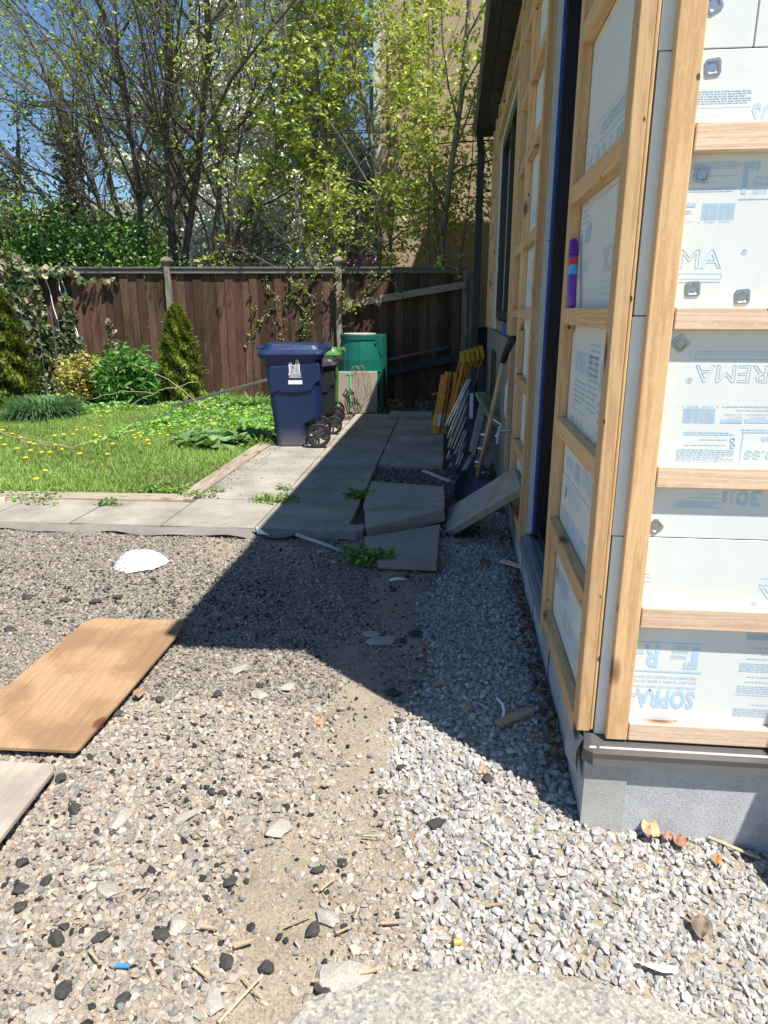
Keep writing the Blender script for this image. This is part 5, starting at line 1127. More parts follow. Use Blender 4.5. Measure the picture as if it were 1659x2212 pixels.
# dry stalks, vines
def strand(pts, r, n=4, k=5, amp=.03):
    out = [Vector(pts[0])]
    for a, b in zip(pts[:-1], pts[1:]):
        a, b = Vector(a), Vector(b)
        for j in range(1, k + 1): out.append(a.lerp(b, j / k) + Vector([rnd.uniform(-amp, amp) for _ in range(3)]) * (0 if j == k else 1))
    return out
M_straw = simple('dry_straw', (.50, .40, .26), .9, var=.25); M_vine = simple('vine_bark', (.22, .17, .12), .9, var=.3)
mb = MB()
for (a, b, c) in (((0, 932), (150, 968), (300, 928)), ((0, 932), (60, 955), (150, 965))): mb.tube(strand([G(*a, .07), G(*b, .06), G(*c, .07)], .01, amp=.012), .0035, 5)
tag(build(mb, 'dry_stalk', M_straw, loc=tuple(G(150, 965))), 'long pale dry stalk lying across the lawn', 'dry stalk')
for q, (a, b, lb_) in enumerate((((285, 785, 11.0), (445, 880, 10.2), 'bent dry stalk arching out of the golden shrub'), ((265, 885, 10.6), (425, 825, 10.9), 'dry stalk crossing the lilies towards the right'), ((200, 862, 10.8), (330, 850, 10.6), 'dry stalk lying low before the golden shrub'))):
    tag(build(MB().tube(strand([PY(*a), PY((a[0] + b[0]) / 2, (a[1] + b[1]) / 2 - 12, (a[2] + b[2]) / 2), PY(*b)], .01, amp=.015), .005, 5), 'dry_stalk', M_straw, loc=tuple(PY(*a))), lb_, 'dry stalk')
for q, (pp, lb_) in enumerate(((((765, 893), (770, 850), (757, 800), (770, 790), (785, 812), (790, 850), (772, 893)), 'dry looping vine standing against the upright slab'), (((805, 870), (790, 840), (765, 800)), 'single thin dry vine leaning over the upright slab'))):
    mb = MB()
    for off in ((0, 6, 12) if q == 0 else (0,)): mb.tube(strand([PY(a + off * (1 if b < 880 else .3), b, 10.62) for a, b in pp], .01, amp=.015), .006, 5)
    tag(build(mb, 'dry_vine', M_vine, loc=(-1.5, 10.62, 0)), lb_, 'vine')
vine_pts = [((690, 575), (660, 620), (680, 660), (650, 700)), ((735, 580), (720, 620), (745, 640), (770, 672)), ((790, 600), (840, 590), (870, 640)), ((730, 640), (755, 668), (800, 628), (830, 590)), ((620, 560), (640, 620), (600, 680), (610, 740)), ((575, 600), (600, 650), (560, 700)), ((655, 590), (640, 640), (670, 700), (650, 730)), ((545, 640), (560, 700), (535, 740))]
fv = thing('climbing_vine', 'bare twisting vine stems hanging down the right half of the fence', 'vine', tuple(FP(-2.5, -.15, 1))); lv = []
for pp in vine_pts:
    q = strand([PY(a, b, 12.28) for a, b in pp], .01, k=6, amp=.05); build(MB().tube(q, [.014 - .008 * i / len(q) for i in range(len(q))], 5), 'stem', M_vine, fv)
    lv += [tuple(p + Vector((rnd.uniform(-.05, .05), -.03, rnd.uniform(-.05, .05)))) for p in q for _ in range(3)]
leaves('foliage', lv, .06, [(.18, .28, .05), (.26, .34, .08)], M_leaf, (leafS,), 1.2, fv)

# ================================================================ trees
def bark(name, c1, c2):
    m, t, b = new_mat(name); v = coords(t, (1, 1, .25)); n = noise(t, v, 14, 8, .75)
    r = ramp(t, [(.3, c1), (.7, c2)], n); t.links.new(r.outputs[0], b.inputs['Base Color']); b.inputs['Roughness'].default_value = .9; bump(t, b, n, .8, .02); return m
M_bark = bark('grey_brown_bark', (.06, .047, .038), (.21, .17, .14)); M_bark2 = bark('dark_bark', (.04, .032, .025), (.12, .095, .07)); M_bark3 = bark('light_grey_bark', (.13, .11, .085), (.34, .29, .22))
def grow(mb, p, d, L, r, lvl, P, tips, rng):
    n = P['seg'][lvl]; pts = [p.copy()]; rad = [r]; dd = d.copy()
    for i in range(n):
        dd = (dd + Vector((rng.gauss(0, 1), rng.gauss(0, 1), rng.gauss(0, .7))) * P['wob'][lvl] + Vector((0, 0, P['up'][lvl]))).normalized()
        pts.append(pts[-1] + dd * L / n); rad.append(r * (1 - (.62 if lvl == 0 else .8) * (i + 1) / n))
    mb.tube(pts, rad, P['sides'][lvl], cap=False)
    if lvl + 1 >= len(P['kids']):
        tips += [(q.copy(), dd.copy()) for q in pts[1:]]; return
    k = P['kids'][lvl]
    for j in range(k):
        f = P['from'][lvl] + (1 - P['from'][lvl]) * (j + rng.random()) / k; i = min(int(f * n), n - 1); q = pts[i].lerp(pts[i + 1], f * n - i)
        ax = (pts[i + 1] - pts[i]).normalized(); o = ax.orthogonal().normalized(); o.rotate(Matrix.Rotation(rng.uniform(0, 6.28), 3, ax)); an = R(P['ang'][lvl] * rng.uniform(.65, 1.35))
        nd = (ax * math.cos(an) + o * math.sin(an)).normalized()
        grow(mb, q, nd, L * P['len'][lvl] * rng.uniform(.6, 1.2) * (1.15 - .6 * f), rad[i] * P['rr'][lvl], lvl + 1, P, tips, rng)
    tips.append((pts[-1].copy(), dd.copy()))
def make_tree(name, label, base, stems, P, seed, barkm, leaffn, group=None):
    rng = random.Random(seed); t_ = thing(name, label, 'tree', tuple(base), group); mb = MB(); tips = []
    for (off, d, L, r) in stems: grow(mb, Vector(base) + Vector(off), Vector(d).normalized(), L, r, 0, P, tips, rng)
    build(mb, 'trunk', barkm, t_, smooth=True, fixn=False); leaffn(t_, tips, rng); return t_
def leaf_tips(size, n, pal, mat, shape, spread, asp=.8, tilt=1.2, prob=1.0, droop=0.0, grp=1, clump=None):
    def fn(t_, tips, rng):
        pos = []; col_ = []
        for p, d in tips:
            if rng.random() > prob: continue
            if clump and math.sin(p.x * clump[0] + 1.3) * math.sin(p.z * clump[1] + p.y) < clump[2]: continue
            for _ in range(n):
                q = p + Vector((rng.gauss(0, spread), rng.gauss(0, spread), rng.gauss(0, spread) - droop))
                for g_ in range(grp): pos.append((q.x + rng.gauss(0, .02), q.y + rng.gauss(0, .02), q.z + rng.gauss(0, .02)))
        if pos: leaves('crown', pos, size, pal, mat, shape, tilt, t_, asp=asp)
    return fn
# the big many-stemmed tree left of the middle, just coming into leaf
b = PY(372, 560, 15.2); base = (b.x, 15.2, 0)
P0 = dict(kids=[10, 8, 6, 0][:3] + [0], seg=[10, 6, 5, 4], wob=[.10, .12, .16, .2], up=[.05, .04, .05, .03], sides=[8, 5, 4, 3], ang=[38, 36, 34], len=[.50, .50, .48], rr=[.5, .5, .5]); P0['from'] = [.25, .15, .1]
P0['kids'] = [15, 10, 8, 0]; P0['ang'] = [48, 38, 34]; P0['from'] = [.28, .12, .08]
st = []
for k, (ax, ay, L, r) in enumerate(((-58, 10, 6.5, .11), (-46, -15, 7.5, .13), (-34, 15, 7.5, .14), (-22, -10, 8, .12), (-12, 12, 8.5, .13), (-3, -8, 8.5, .15), (7, 14, 8.5, .12), (17, -14, 8, .13), (29, 10, 8, .12), (42, -8, 7.5, .12), (56, 6, 6, .10), (-66, -5, 5, .08), (50, -25, 5.5, .08))):
    st.append(((-.35 + k * .055, rnd.uniform(-.25, .25), 0), (math.sin(R(ax * .45)), math.sin(R(ay * .5)), math.cos(R(ax * .45))), L + 1.8, r))
# stems rise steeply first, then the wobble spreads them: give them outward drift through long side branches
stems = []
for (o, d, L, r), axx in zip(st, (-58, -46, -34, -22, -12, -3, 7, 17, 29, 42, 56, -66, 50)):
    if axx not in (29,): stems.append(((o[0] * .7, o[1] * .7, 0), (math.tan(R(axx)) * .46, d[1] * .6, 1.0), L * 1.05, r * .60))
make_tree('spreading_tree', 'large many stemmed tree with fine twigs and first small leaves behind the fence', base, stems, P0, 3, M_bark, leaf_tips(.075, 1, [(.34, .46, .06), (.42, .50, .08), (.22, .36, .05), (.48, .52, .16)], M_leaf, (leafS,), .07, prob=.34, clump=(1.1, 1.3, -.05), grp=2))
# three young maples in front of the beige building
P1 = dict(kids=[14, 7, 0], seg=[9, 6, 4], wob=[.07, .14, .2], up=[.06, .02, -.02], sides=[7, 5, 3], ang=[48, 45, 40], len=[.27, .5, .5], rr=[.42, .45, .5]); P1['from'] = [.22, .1]
pal_m = [(.50, .58, .11), (.40, .50, .09), (.60, .64, .18), (.26, .38, .06), (.64, .64, .26)]
for q, (a, Y, L, r, lean, sd, lb_) in enumerate(((735, 14.0, 8.6, .09, (-.10, -.04), 21, 'leafy yellow green young maple nearest to the big bare tree'), (820, 14.3, 9.2, .10, (-.05, -.08), 22, 'leafy yellow green young maple at the left corner of the beige building'), (925, 13.6, 9.0, .10, (-.02, -.08), 23, 'leafy yellow green young maple before the middle of the beige wall'), (985, 14.4, 7.6, .06, (-.05, -.10), 27, 'slim young maple closest to the black downspout'))):
    b = PY(a, 570, Y); s_ = [((0, 0, 0), (lean[0], lean[1], 1), L, r), ((.25, .1, 0), (lean[0] + .07, lean[1] - .07, 1), L * .85, r * .7), ((-.2, -.1, 0), (lean[0] - .12, lean[1] - .05, 1), L * .8, r * .6)]
    if a > 900: s_ = s_[:1] + [((.05, -.3, 0), (-.04, -.12, 1), L * .7, r * .5)]
    s_ = [(o, d, l_, r_ * .68) for o, d, l_, r_ in s_]
    make_tree('young_maple', lb_, (b.x, Y, 0), s_, P1, sd, M_bark3, leaf_tips(.10, 3 if a > 900 else 4, pal_m, M_leaf, (leafS, leafD), .14, asp=.85, tilt=1.0, droop=.04, grp=4, prob=.62, clump=(1.8, 1.5, -.2)))
# white blossom tree
def blossom(t_, tips, rng):
    n = 4600; pos = []
    for k in range(n):
        p, d = tips[rng.randrange(len(tips))]
        for j in range(26): pos.append((p.x + rng.gauss(0, .11), p.y + rng.gauss(0, .11), p.z + rng.gauss(0, .10)))
    leaves('crown', pos, .075, [(.86, .87, .83), (.74, .78, .70), (.84, .84, .82), (.55, .62, .40)], M_petal, (leafR,), 1.5, t_, jit=.08)
P2 = dict(kids=[9, 7, 0], seg=[7, 5, 4], wob=[.08, .12, .18], up=[.05, .03, 0], sides=[7, 5, 3], ang=[45, 42, 38], len=[.45, .5, .5], rr=[.45, .45, .5]); P2['from'] = [.12, .1]
b = PY(570, 570, 18.5)
make_tree('blossom_tree', 'tree covered in white blossom standing behind the bare branches', (b.x, 18.5, 0), [((0, 0, 0), (-.05, 0, 1), 9.0, .14), ((.6, 0, 0), (.28, 0, 1), 6.5, .11), ((-.6, 0, 0), (-.30, 0, 1), 7.5, .11), ((.2, .2, 0), (.5, 0, 1), 5.2, .08), ((-.2, -.2, 0), (-.48, 0, 1), 5.5, .08), ((.1, -.4, 0), (.1, -.2, 1), 5, .08)], P2, 31, M_bark2, blossom)
# dark green hedge bushes left, red twigged shrub, redbud, darker trees beyond
def bushes(name, label, a, Y, y_top, half, n, size, pal, sd, cat='bush', stems=60, mat=M_dark, shape=(leafS,), z0=.9, sc_=(.09, .075, .055)):
    b = PY(a, 565, Y); top = PY(a, y_top, Y).z; t_ = thing(name, label, cat, (b.x, Y, 0)); rng = random.Random(sd); mb = MB(); pos = []
    for k in range(stems):
        q = rng.uniform(-1, 1); w_ = rng.uniform(-.6, .6); h = top * (1 - .35 * abs(q) ** 2) * rng.uniform(.72, 1.02); foot = Vector((b.x + q * half * .6, Y + w_ * .5, 0)); tip = Vector((b.x + q * half, Y + w_, h)); mid = foot.lerp(tip, .55) + Vector((rng.gauss(0, .1), 0, 0)); mb.tube([foot, mid, tip], [.018, .012, .004], 4, c=sc_)
        for j in range(n // stems):
            f = rng.uniform(.3, 1.02); p = foot.lerp(mid, f / .55) if f < .55 else mid.lerp(tip, (f - .55) / .45); pos.append((p.x + rng.gauss(0, .16), p.y + rng.gauss(0, .2), max(p.z + rng.gauss(0, .13), z0)))
    build(mb, 'stems', M_dry, t_); leaves('foliage', pos, size, pal, mat, shape, 1.2, t_, asp=.9); return t_
bushes('leafy_bush', 'glossy dark green bush right behind the fence at the left', 130, 13.6, 432, 1.75, 14000, .09, [(.05, .13, .02), (.09, .20, .03), (.03, .08, .015), (.16, .30, .05)], 41)
bushes('leafy_bush', 'glossy green bush behind the fence beside the big bare tree', 262, 13.4, 445, 1.05, 8500, .09, [(.07, .17, .02), (.12, .26, .035), (.04, .10, .02), (.20, .34, .06)], 42)
bushes('redtwig_shrub', 'thin shrub with dark red twigs in front of the white blossom', 515, 13.5, 430, .9, 900, .055, [(.16, .22, .05), (.25, .28, .08)], 43, stems=34, sc_=(.10, .035, .03))
bushes('redbud', 'small shrub with pink purple blossom by the corner of the beige building', 800, 14.9, 500, .35, 3800, .06, [(.45, .16, .38), (.52, .24, .45), (.35, .12, .28)], 44, 'shrub', stems=24, mat=M_petal, shape=(leafR,))
bushes('blossom_shrub', 'rounded shrub thick with white blossom just above the fence in the middle', 560, 16.6, 395, 1.55, 30000, .075, [(.86, .87, .84), (.80, .82, .78), (.84, .85, .80), (.60, .68, .45)], 45, 'shrub', stems=90, mat=M_petal, shape=(leafR,), z0=1.2)
bushes('blossom_shrub', 'smaller white blossom shrub left of the red twigs beside the grey trunks', 470, 16.2, 455, .75, 10000, .075, [(.86, .87, .84), (.80, .82, .78), (.60, .68, .45)], 46, 'shrub', stems=40, mat=M_petal, shape=(leafR,), z0=1.2)
P3 = dict(kids=[10, 7, 0], seg=[7, 5, 4], wob=[.08, .12, .18], up=[.05, .03, 0], sides=[6, 4, 3], ang=[50, 45, 40], len=[.42, .5, .5], rr=[.45, .45, .5]); P3['from'] = [.15, .1]
b = PY(30, 560, 20); make_tree('dark_tree', 'dark green tree far left beyond the fence', (b.x, 20, 0), [((0, 0, 0), (-.02, 0, 1), 6.0, .16), ((.5, 0, 0), (.2, 0, 1), 5, .12), ((-.5, 0, 0), (-.3, 0, 1), 5.5, .12)], P3, 51, M_bark2, leaf_tips(.13, 9, [(.04, .09, .02), (.07, .15, .03), (.03, .06, .015), (.11, .20, .04)], M_dark, (leafS,), .28, prob=.9))
pbase = PY(172, 560, 24); top = PY(168, 170, 24).z
up_ = thing('utility_pole', 'vine covered utility pole standing far behind the left garden', 'utility pole', (pbase.x, 24, 0)); build(MB().tube([(pbase.x, 24, 0), (pbase.x - .05, 24, top)], [.16, .13], 12), 'pole', M_bark2, up_); build(MB().box(pbase.x - 1.0, pbase.x + 1.0, 23.8, 23.9, top - .8, top - .65), 'cross_arm', M_bark2, up_)
leaves('vine_leaves', [(pbase.x + rnd.gauss(0, .28), 24 + rnd.gauss(0, .2), rnd.uniform(2, top - 1.2)) for _ in range(2600)], .16, [(.07, .08, .03), (.10, .13, .03), (.10, .07, .04)], M_dark, (leafS,), 1.2, up_)
# far foliage closing the view under the crowns
def farwood(name, label, a0, a1, Y, ytop, n, pal, sd):
    rng = random.Random(sd); pos = []
    while len(pos) < n:
        a = rng.uniform(a0, a1); cz = PY(a, ytop, Y).z * (.86 + .14 * math.sin(a * .05 + sd)); p = PY(a, 600, Y); z = cz * (1 - rng.random() ** 1.3 * .75)
        c = (p.x, Y + rng.uniform(-1, 1), z)
        for _ in range(14): pos.append((c[0] + rng.gauss(0, .35), c[1] + rng.gauss(0, .4), c[2] + rng.gauss(0, .28)))
    return struct(tag(leaves(name, pos, .22, pal, M_dark, (leafS,), 1.3), label, 'far trees'), 'stuff')
farwood('far_foliage', 'far green foliage seen between the trunks behind the left fence', -250, 420, 30, 455, 15000, [(.05, .10, .02), (.09, .16, .03), (.14, .22, .05)], 61)
farwood('far_foliage', 'dark far foliage behind the white blossom tree and the young maples', 420, 830, 27, 330, 26000, [(.05, .10, .025), (.08, .15, .035), (.13, .21, .06), (.17, .24, .09)], 62)
# neighbour's house at the left and the tall beige building at the right
nh = thing('neighbour_house', 'low neighbouring house with a grey brown roof far left behind the bushes', 'house', (PY(140, 560, 34).x, 34, 0))
x0, x1 = PY(20, 560, 34).x, PY(300, 560, 34).x; ze, zr = PY(100, 480, 34).z, PY(100, 408, 34).z
build(MB().box(x0 + .4, x1 - .4, 34, 42, 0, ze), 'wall', simple('pale_stucco', (.42, .36, .29), .9), nh)
build(MB().add([(x0, 33.5, ze), (x1, 33.5, ze), (x1 - 1, 38, zr), (x0 + 1, 38, zr), (x0, 42.5, ze), (x1, 42.5, ze)], [(0, 1, 2, 3), (3, 2, 5, 4), (0, 3, 4), (1, 5, 2)]), 'roof', simple('grey_brown_shingle', (.20, .17, .15), .9, var=.3, nscale=4), nh)
bb = thing('beige_building', 'tall beige stucco building rising behind the maples at the right', 'building', (-1.7, 16, 0))
build(MB().box(-1.66, 9, 16.0, 26, 0, 12), 'wall', simple('beige_stucco', (.46, .36, .235), .9, var=.06, nscale=3, bmp=.6, bscale=90, bdist=.01), bb)
build(MB().box(-1.80, -1.661, 15.97, 16.06, .2, 9.6), 'corner_trim', simple('white_trim', (.62, .66, .70), .6), bb)
for k in range(3): build(MB().box(-1.90, -1.802, 16.1, 17.6, 1.6 + k * 2.9, 3.2 + k * 2.9), 'window', simple('bluish_window', (.25, .33, .42), .2, bmp=0), bb)
# overhead wires
for q, (pp, Y, r) in enumerate(((((-40, 205), (190, 250), (420, 280), (640, 292), (840, 285), (1090, 262)), 13.0, .009), (((-40, 236), (300, 262), (560, 284), (800, 282), (1090, 275)), 17.0, .008), (((-40, 215), (400, 262), (1100, 250)), 20.0, .008), (((-40, 262), (180, 250), (700, 300)), 22.0, .009), (((840, 315), (950, 310), (1100, 300)), 13.4, .012))):
    lbs = ['black overhead wire sagging right across the tree crowns', 'second thin wire sagging behind the first', 'thin high wire crossing the sky at the left', 'wire running off from the utility pole', 'thick black cable crossing the beige wall towards the house']
    p = [PY(a, b, Y) for a, b in pp]; tag(build(MB().tube(p, r, 5), 'overhead_wire', M_black, smooth=True, loc=tuple(p[0])), lbs[q], 'overhead wire', 'overhead wires')

# ================================================================ litter on the gravel
def gp(x, y, up=0.0):
    p = G(x, y, 0); z = float(hgt(p.x, p.y)); p = G(x, y, z + .012 + up); return p
def r4(u, v): return (u * .5208, 1612.8 + v * .5208)
def r5(u, v): return (806.4 + u * .5139, 1612.8 + v * .5139)
def r3(u, v): return (576 + u * .4166, 1008 + v * .4166)
M_lump = simple('black_asphalt_lump', (.05, .047, .043), .9, var=.4, nscale=60, bmp=.9, bscale=90, bdist=.006); M_clump = concrete('pale_concrete_lump', (.42, .385, .33)); 
def lump(name, label, cat, xy, sx, mat, grp, sd, flat=.6, asp=1.3, up=0.0):
    v, f = hull(22, sd); bm = bmesh.new(); [bm.verts.new(Vector(a)) for a in v]; bm.verts.ensure_lookup_table(); [bm.faces.new([bm.verts[i] for i in t]) for t in f]
    bmesh.ops.subdivide_edges(bm, edges=bm.edges, cuts=1, use_grid_fill=True)
    p = gp(*xy, up); rz = random.Random(sd).uniform(0, 6.28); mb = MB(); bm.verts.index_update()
    r_ = random.Random(sd); vs = [Vector((a.co.x * asp, a.co.y, a.co.z * flat)) * sx * r_.uniform(.92, 1.06) for a in bm.verts]; M_ = Matrix.Translation(p) @ Matrix.Rotation(rz, 4, 'Z')
    mb.add([M_ @ q for q in vs], [tuple(a.index for a in t.verts) for t in bm.faces]); bm.free()
    return tag(build(mb, name, mat, loc=tuple(p)), label, cat, grp)
k_ = 100
for xy, s_ in [(r4(1322, 503), .030), (r4(955, 560), .032), (r4(270, 745), .02), (r4(1105, 915), .032), (r4(940, 890), .036), (r4(1300, 760), .034), (r4(265, 1005), .034), (r4(510, 1050), .030), (r4(250, 130), .032), (r4(310, 262), .045), (r4(880, 185), .026), (r4(925, 190), .024), (r4(85, 590), .034), (r4(195, 555), .030), (r4(1345, 1010), .042), (r4(230, 800), .04), (r4(1580, 185), .022), (r4(85, 660), .03), (r4(1420, 480), .026), (r4(670, 775), .035), (r4(420, 790), .03), (r4(90, 480), .03), (r5(265, 325), .043), (r5(470, 130), .042), (r5(115, 88), .024), (r5(620, 610), .016), (r5(800, 295), .014), (r3(655, 635), .035), (r3(770, 865), .05), (r3(655, 1170), .045), (r3(705, 900), .035), (r3(730, 565), .03), (r3(675, 1315), .028), ((255, 1290), .045), ((205, 1300), .05), ((60, 1290), .05), ((140, 1297), .04), ((370, 1300), .04), ((100, 1345), .04), ((470, 1498), .035), ((560, 1480), .03), ((250, 1540), .05), ((345, 1510), .035), ((20, 1360), .05), ((330, 1250), .03)]:
    k_ += 1; lump('asphalt_lump', 'rough black asphalt lump lying loose on the gravel', 'asphalt lump', xy, s_ * .62, M_lump, 'asphalt lumps on the gravel', k_)
for xy, s_ in [(r4(780, 295), .040), (r4(1155, 340), .048), (r4(1360, 710), .036), (r4(1420, 940), .075), (r4(885, 1050), .036), (r4(490, 300), .05), (r4(450, 600), .042), (r4(180, 1105), .04), (r4(740, 735), .035), (r3(595, 905), .075), (r3(550, 870), .05), (r3(278, 442), .03), ((518, 1443), .05), ((560, 1500), .045), ((620, 1485), .04), ((1052, 1160), .0)]:
    k_ += 1
    if s_: lump('concrete_lump', 'pale broken lump of concrete lying on the gravel', 'concrete lump', xy, s_ * .75, M_clump, 'concrete lumps on the gravel', k_, .45, 1.5)
M_chip = wood('split_pine', 0, (.36, .24, .13), (.52, .38, .24), ring=40, dirt=.4)
chips = [(r4(870, 750), -10, .05, .012), (r4(1010, 815), 20, .05, .014), (r4(835, 935), -35, .065, .010), (r4(1240, 720), 30, .075, .006), (r4(1360, 570), 50, .055, .007), (r4(1435, 755), 30, .055, .007), (r4(1480, 690), 80, .035, .008), (r4(1545, 370), -3, .06, .006), (r4(1535, 930), 15, .05, .012), (r4(1335, 970), 0, .045, .010), (r4(1040, 995), -42, .08, .005), (r4(390, 870), -38, .06, .008), (r4(1620, 730), 0, .055, .008), (r4(940, 780), 75, .03, .006), (r5(520, 663), 4, .05, .010), (r5(455, 90), 75, .06, .016), (r5(75, 740), 2, .055, .010), (r5(950, 570), 88, .03, .006), (r5(880, 910), 70, .04, .006), (r3(1200, 600), -12, .07, .022), (r3(1155, 620), 88, .10, .010), (r3(945, 720), 5, .06, .010), (r3(345, 493), -25, .045, .02), (r3(905, 1120), 0, .08, .008), (r3(765, 1300), -5, .07, .008), (r3(1045, 1255), 60, .05, .022), (r3(1310, 765), 70, .05, .010), ((1010, 1243), 35, .06, .012), ((1150, 1335), 80, .05, .012)]
for k, (xy, a, l, w_) in enumerate(chips):
    p = gp(*xy, .012); d = Vector((math.cos(R(a)), math.sin(R(a)), .1)) * l * .48; tag(build(MB().bar(p - d, p + d, w_ * .9, w_ * .4, w2=w_ * .5), 'wood_chip', M_chip, loc=tuple(p)), 'small splinter of pale wood dropped on the gravel', 'wood chip', 'wood chips on the gravel')
def plank(name, label, a, b, w_, h, m): p, q = gp(*a, .02), gp(*b, .02); return tag(build(MB().bar(p, q, w_, h), name, m, loc=tuple(p), bevel=.001), label, 'timber offcut')
plank('timber_offcut', 'long tan wood splinter in the shade near the house corner', r3(1195, 1330), r3(1372, 1262), .035, .012, M_chip)
plank('timber_offcut', 'pale wooden stick lying by the foot of the strapped wall', r3(1215, 487), r3(1328, 522), .045, .012, W[0])
plank('timber_offcut', 'flat pale stick beside the gravel pit under the ladder', (915, 1017), (972, 1040), .05, .012, W[0])
tag(build(MB().tube([gp(*r4(905, 1145)), gp(*r4(1090, 945), .03)], .0035, 5), 'dry_stalk', M_straw, loc=tuple(gp(*r4(995, 1040)))), 'straw stalk pointing at a black lump near the asphalt edge', 'dry stalk')
tag(build(MB().tube([gp(*r5(1405, 378), .02), gp(*r5(1625, 470), .01)], .005, 5), 'dry_stalk', M_straw, loc=tuple(gp(*r5(1500, 420)))), 'straw stalk at the foot of the grey foundation', 'dry stalk')
tag(build(MB().tube([gp(*r3(1195, 1200), .03), gp(*r3(1225, 1235), .03), gp(*r3(1232, 1270), .02), gp(*r3(1222, 1312), .01)], .006, 7), 'white_cable_piece', M_white, smooth=True, loc=tuple(gp(*r3(1225, 1250)))), 'curved white cable piece standing up in the shaded gravel', 'cable piece')
tag(build(MB().tube([gp(*r3(640, 588), .01), gp(*r3(680, 580), .02), gp(*r3(718, 585), .01)], .008, 7), 'white_cable_piece', M_white, smooth=True, loc=tuple(gp(*r3(680, 583)))), 'short white cable piece lying flat below the lowest slab', 'cable piece')
tag(build(MB().tube([gp(*r5(338, 822), .01), gp(*r5(370, 818), .01)], .008, 10), 'orange_cap', simple('orange_plastic', (.85, .35, .01), .4, bmp=0), loc=tuple(gp(*r5(353, 820)))), 'small bright orange plastic cap on the crushed stone', 'cap')
tag(build(MB().bar(gp(*r4(480, 908), .012), gp(*r4(537, 908), .014), .010, .004), 'blue_scrap', simple('blue_plastic', (.05, .25, .65), .4, bmp=0), loc=tuple(gp(*r4(507, 908)))), 'small blue plastic scrap among the pebbles', 'plastic scrap')
tag(build(MB().add([gp(*r5(1110, 905), .02), gp(*r5(1195, 915), .03), gp(*r5(1280, 925), .02), gp(*r5(1278, 952), .015), gp(*r5(1215, 950), .02), gp(*r5(1150, 925), .015)] + [gp(*r5(a, b_), .008) for a, b_ in ((1110, 905), (1195, 915), (1280, 925), (1278, 952), (1215, 950), (1150, 925))], [(0, 1, 2, 3, 4, 5), (11, 10, 9, 8, 7, 6)] + [(i, i + 6, (i + 1) % 6 + 6, (i + 1) % 6) for i in range(6)]), 'paper_strip', M_white, loc=tuple(gp(*r5(1230, 935)))), 'crumpled white paper strip on the crushed stone near the asphalt', 'paper')
def dryleaf(label, xy, s_, c, sd, up=.02):
    s_ *= .75
    r_ = random.Random(sd); p = gp(*xy, up); mb = MB(); n = 9; vs = []
    for i in range(n):
        for j in range(n):
            u, v = i / (n - 1) * 2 - 1, j / (n - 1) * 2 - 1; e_ = 1 - .5 * v * v; vs.append(p + Vector((u * e_ * s_, v * s_ * 1.2, s_ * (.22 * math.sin(u * 4 + sd) * math.cos(v * 3) + .35 * u * u * v + .05 * r_.uniform(-1, 1) + .25))))
    mb.add(vs, [(i * n + j, i * n + j + 1, (i + 1) * n + j + 1, (i + 1) * n + j) for i in range(n - 1) for j in range(n - 1)])
    return tag(build(mb, 'dry_leaf', simple('dry_leaf_%d' % sd, c, .8, var=.35, nscale=40, bmp=.5, bscale=60, bdist=.006), smooth=False, loc=tuple(p)), label, 'dry leaf')
dryleaf('large curled tan leaf against the foot of the foundation', r5(1165, 350), .036, (.46, .33, .19), 1, .03); dryleaf('rust brown leaf beside the big tan leaf', r5(1290, 400), .026, (.32, .17, .10), 2); dryleaf('small rust leaf at the foundation right of the cement panel', r5(1235, 375), .018, (.36, .20, .13), 3)
dryleaf('curled grey brown leaf in the right foreground gravel', r5(1380, 760), .036, (.20, .15, .11), 4); dryleaf('brown leaf by the sheet edge of the warm plywood', (300, 1498), .030, (.28, .17, .11), 5); dryleaf('small orange brown leaf in the right crushed stone', r5(1445, 480), .018, (.40, .20, .08), 6)
dryleaf('large reddish brown leaf in shade near the pale stick', r3(1135, 500), .05, (.20, .10, .07), 7); dryleaf('rust stained flake on the sandy strip in the sun', r3(275, 1325), .024, (.42, .24, .13), 8, -.008); dryleaf('dark orange leaf in the shaded sandy strip', r3(815, 935), .028, (.30, .17, .05), 9)
n = 420; yy = rs.uniform(2.15, 4.3, n); xx = .425 - np.abs(rs.normal(0, .035, n)); struct(tag(leaves('leaf_litter', np.stack([xx, yy, hgt(xx, yy) + rs.uniform(.005, .03, n)], 1), .024, [(.12, .08, .05), (.18, .11, .06), (.22, .15, .09)], M_dry, (leafR, leafS), .9), 'brown leaf litter along the foot of the shaded foundation', 'leaf litter'), 'stuff')
n = 900; xx = rs.uniform(-2.2, .4, n); yy = rs.uniform(10.2, 12.4, n); struct(tag(leaves('leaf_litter', np.stack([xx, yy, np.full(n, .02)], 1), .05, [(.12, .09, .06), (.2, .14, .09), (.26, .2, .13)], M_dry, (leafR, leafS), .6), 'brown leaves and twigs under the right end of the fence', 'leaf litter'), 'stuff')
n = 5000; xx = rs.uniform(-2.3, -.05, n); yy = 5.4 + rs.uniform(0, 5, n); kk = (np.abs(xx + 2.02) < .10 + .05 * np.sin(yy * 4)) | (rs.uniform(0, 1, n) < .10)
xx, yy = xx[kk], yy[kk]; n = len(xx); s_ = rs.uniform(.003, .010, n); struct(tag(scatter('path_grit', HUL2, np.stack([xx, yy, .052 + s_ * .4], 1), rrot(n), np.stack([s_, s_, s_ * .6], 1), pick([(.10, .09, .08), (.2, .18, .15), (.3, .27, .22)], n), M_stone), 'dark grit and crumbs strewn along the path', 'grit'), 'stuff')
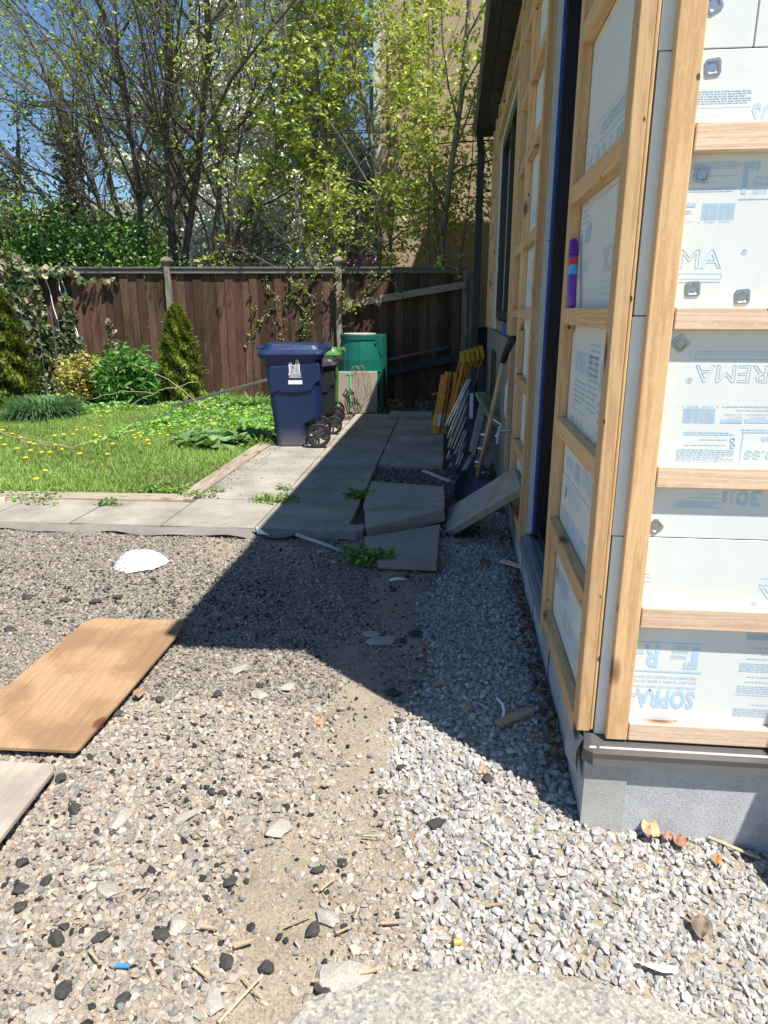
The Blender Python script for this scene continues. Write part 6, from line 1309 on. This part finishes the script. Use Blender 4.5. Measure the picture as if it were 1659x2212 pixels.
n = 6000; xx = rs.uniform(-.76, .35, n); yy = rs.uniform(5.5, 6.9, n); s_ = rs.uniform(.006, .018, n); struct(tag(scatter('pit_gravel', HUL, np.stack([xx, yy, .004 + s_ * .3], 1), rrot(n), np.stack([s_, s_, s_ * .7], 1), pick([(.12, .11, .10), (.2, .18, .16), (.28, .26, .23), (.08, .07, .06)], n), M_stone), 'dark gravel in the pit left by the missing slab', 'gravel'), 'stuff')

# ================================================================ labels that tell the look-alikes apart
ORD = ['nearest', 'second nearest', 'third nearest', 'fourth nearest', 'fifth nearest', 'sixth nearest', 'seventh nearest', 'eighth nearest', 'ninth nearest', 'tenth nearest', 'eleventh nearest', 'twelfth nearest', 'thirteenth nearest', 'fourteenth nearest', 'fifteenth nearest', 'sixteenth nearest', 'seventeenth nearest', 'eighteenth nearest']
def rank_labels(group, what, marks):
    objs = [o for o in col.objects if o.parent is None and o.get('group') == group]; by = {}
    for o in objs:
        m = min(marks, key=lambda q: (Vector(o.location).xy - G(*marks[q]).xy).length); by.setdefault(m, []).append(o)
    for m, lst in by.items():
        lst.sort(key=lambda o: (Vector(o.location).xy - G(*marks[m]).xy).length)
        for i, o in enumerate(lst): o['label'] = '%s, %s to %s' % (what, ORD[min(i, 17)], m)
marks = {'the near corner of the warm plywood': (165, 1618), 'the far corner of the warm plywood': (398, 1340), 'the white powder heap': (305, 1205), 'the grey plywood sheet': (100, 1700), 'the lower left picture corner': (0, 2212), 'the blue plastic scrap': (265, 2085), 'the tip of the asphalt pavement': (680, 2160), 'the orange cap': (988, 2034), 'the near corner of the house': (1250, 1755), 'the lowest broken slab': (880, 1200), 'the rust stained flake': (690, 1560), 'the long tan splinter': (1110, 1550)}
rank_labels('asphalt lumps on the gravel', 'black asphalt lump', marks)
rank_labels('concrete lumps on the gravel', 'pale concrete lump', marks)
rank_labels('wood chips on the gravel', 'pale wood chip', marks)
rank_labels('dandelions in the lawn', 'yellow dandelion', {'the blue green grass clump': (98, 905), 'the bend of the long dry stalk': (150, 968), 'the left picture edge': (0, 945), 'the small cedar shrub': (394, 870), 'the blue bin': (560, 950), 'the inner corner of the edging': (415, 1058), 'the golden shrub': (190, 880), 'the middle of the lawn': (230, 945), 'the dock weeds': (330, 950)})
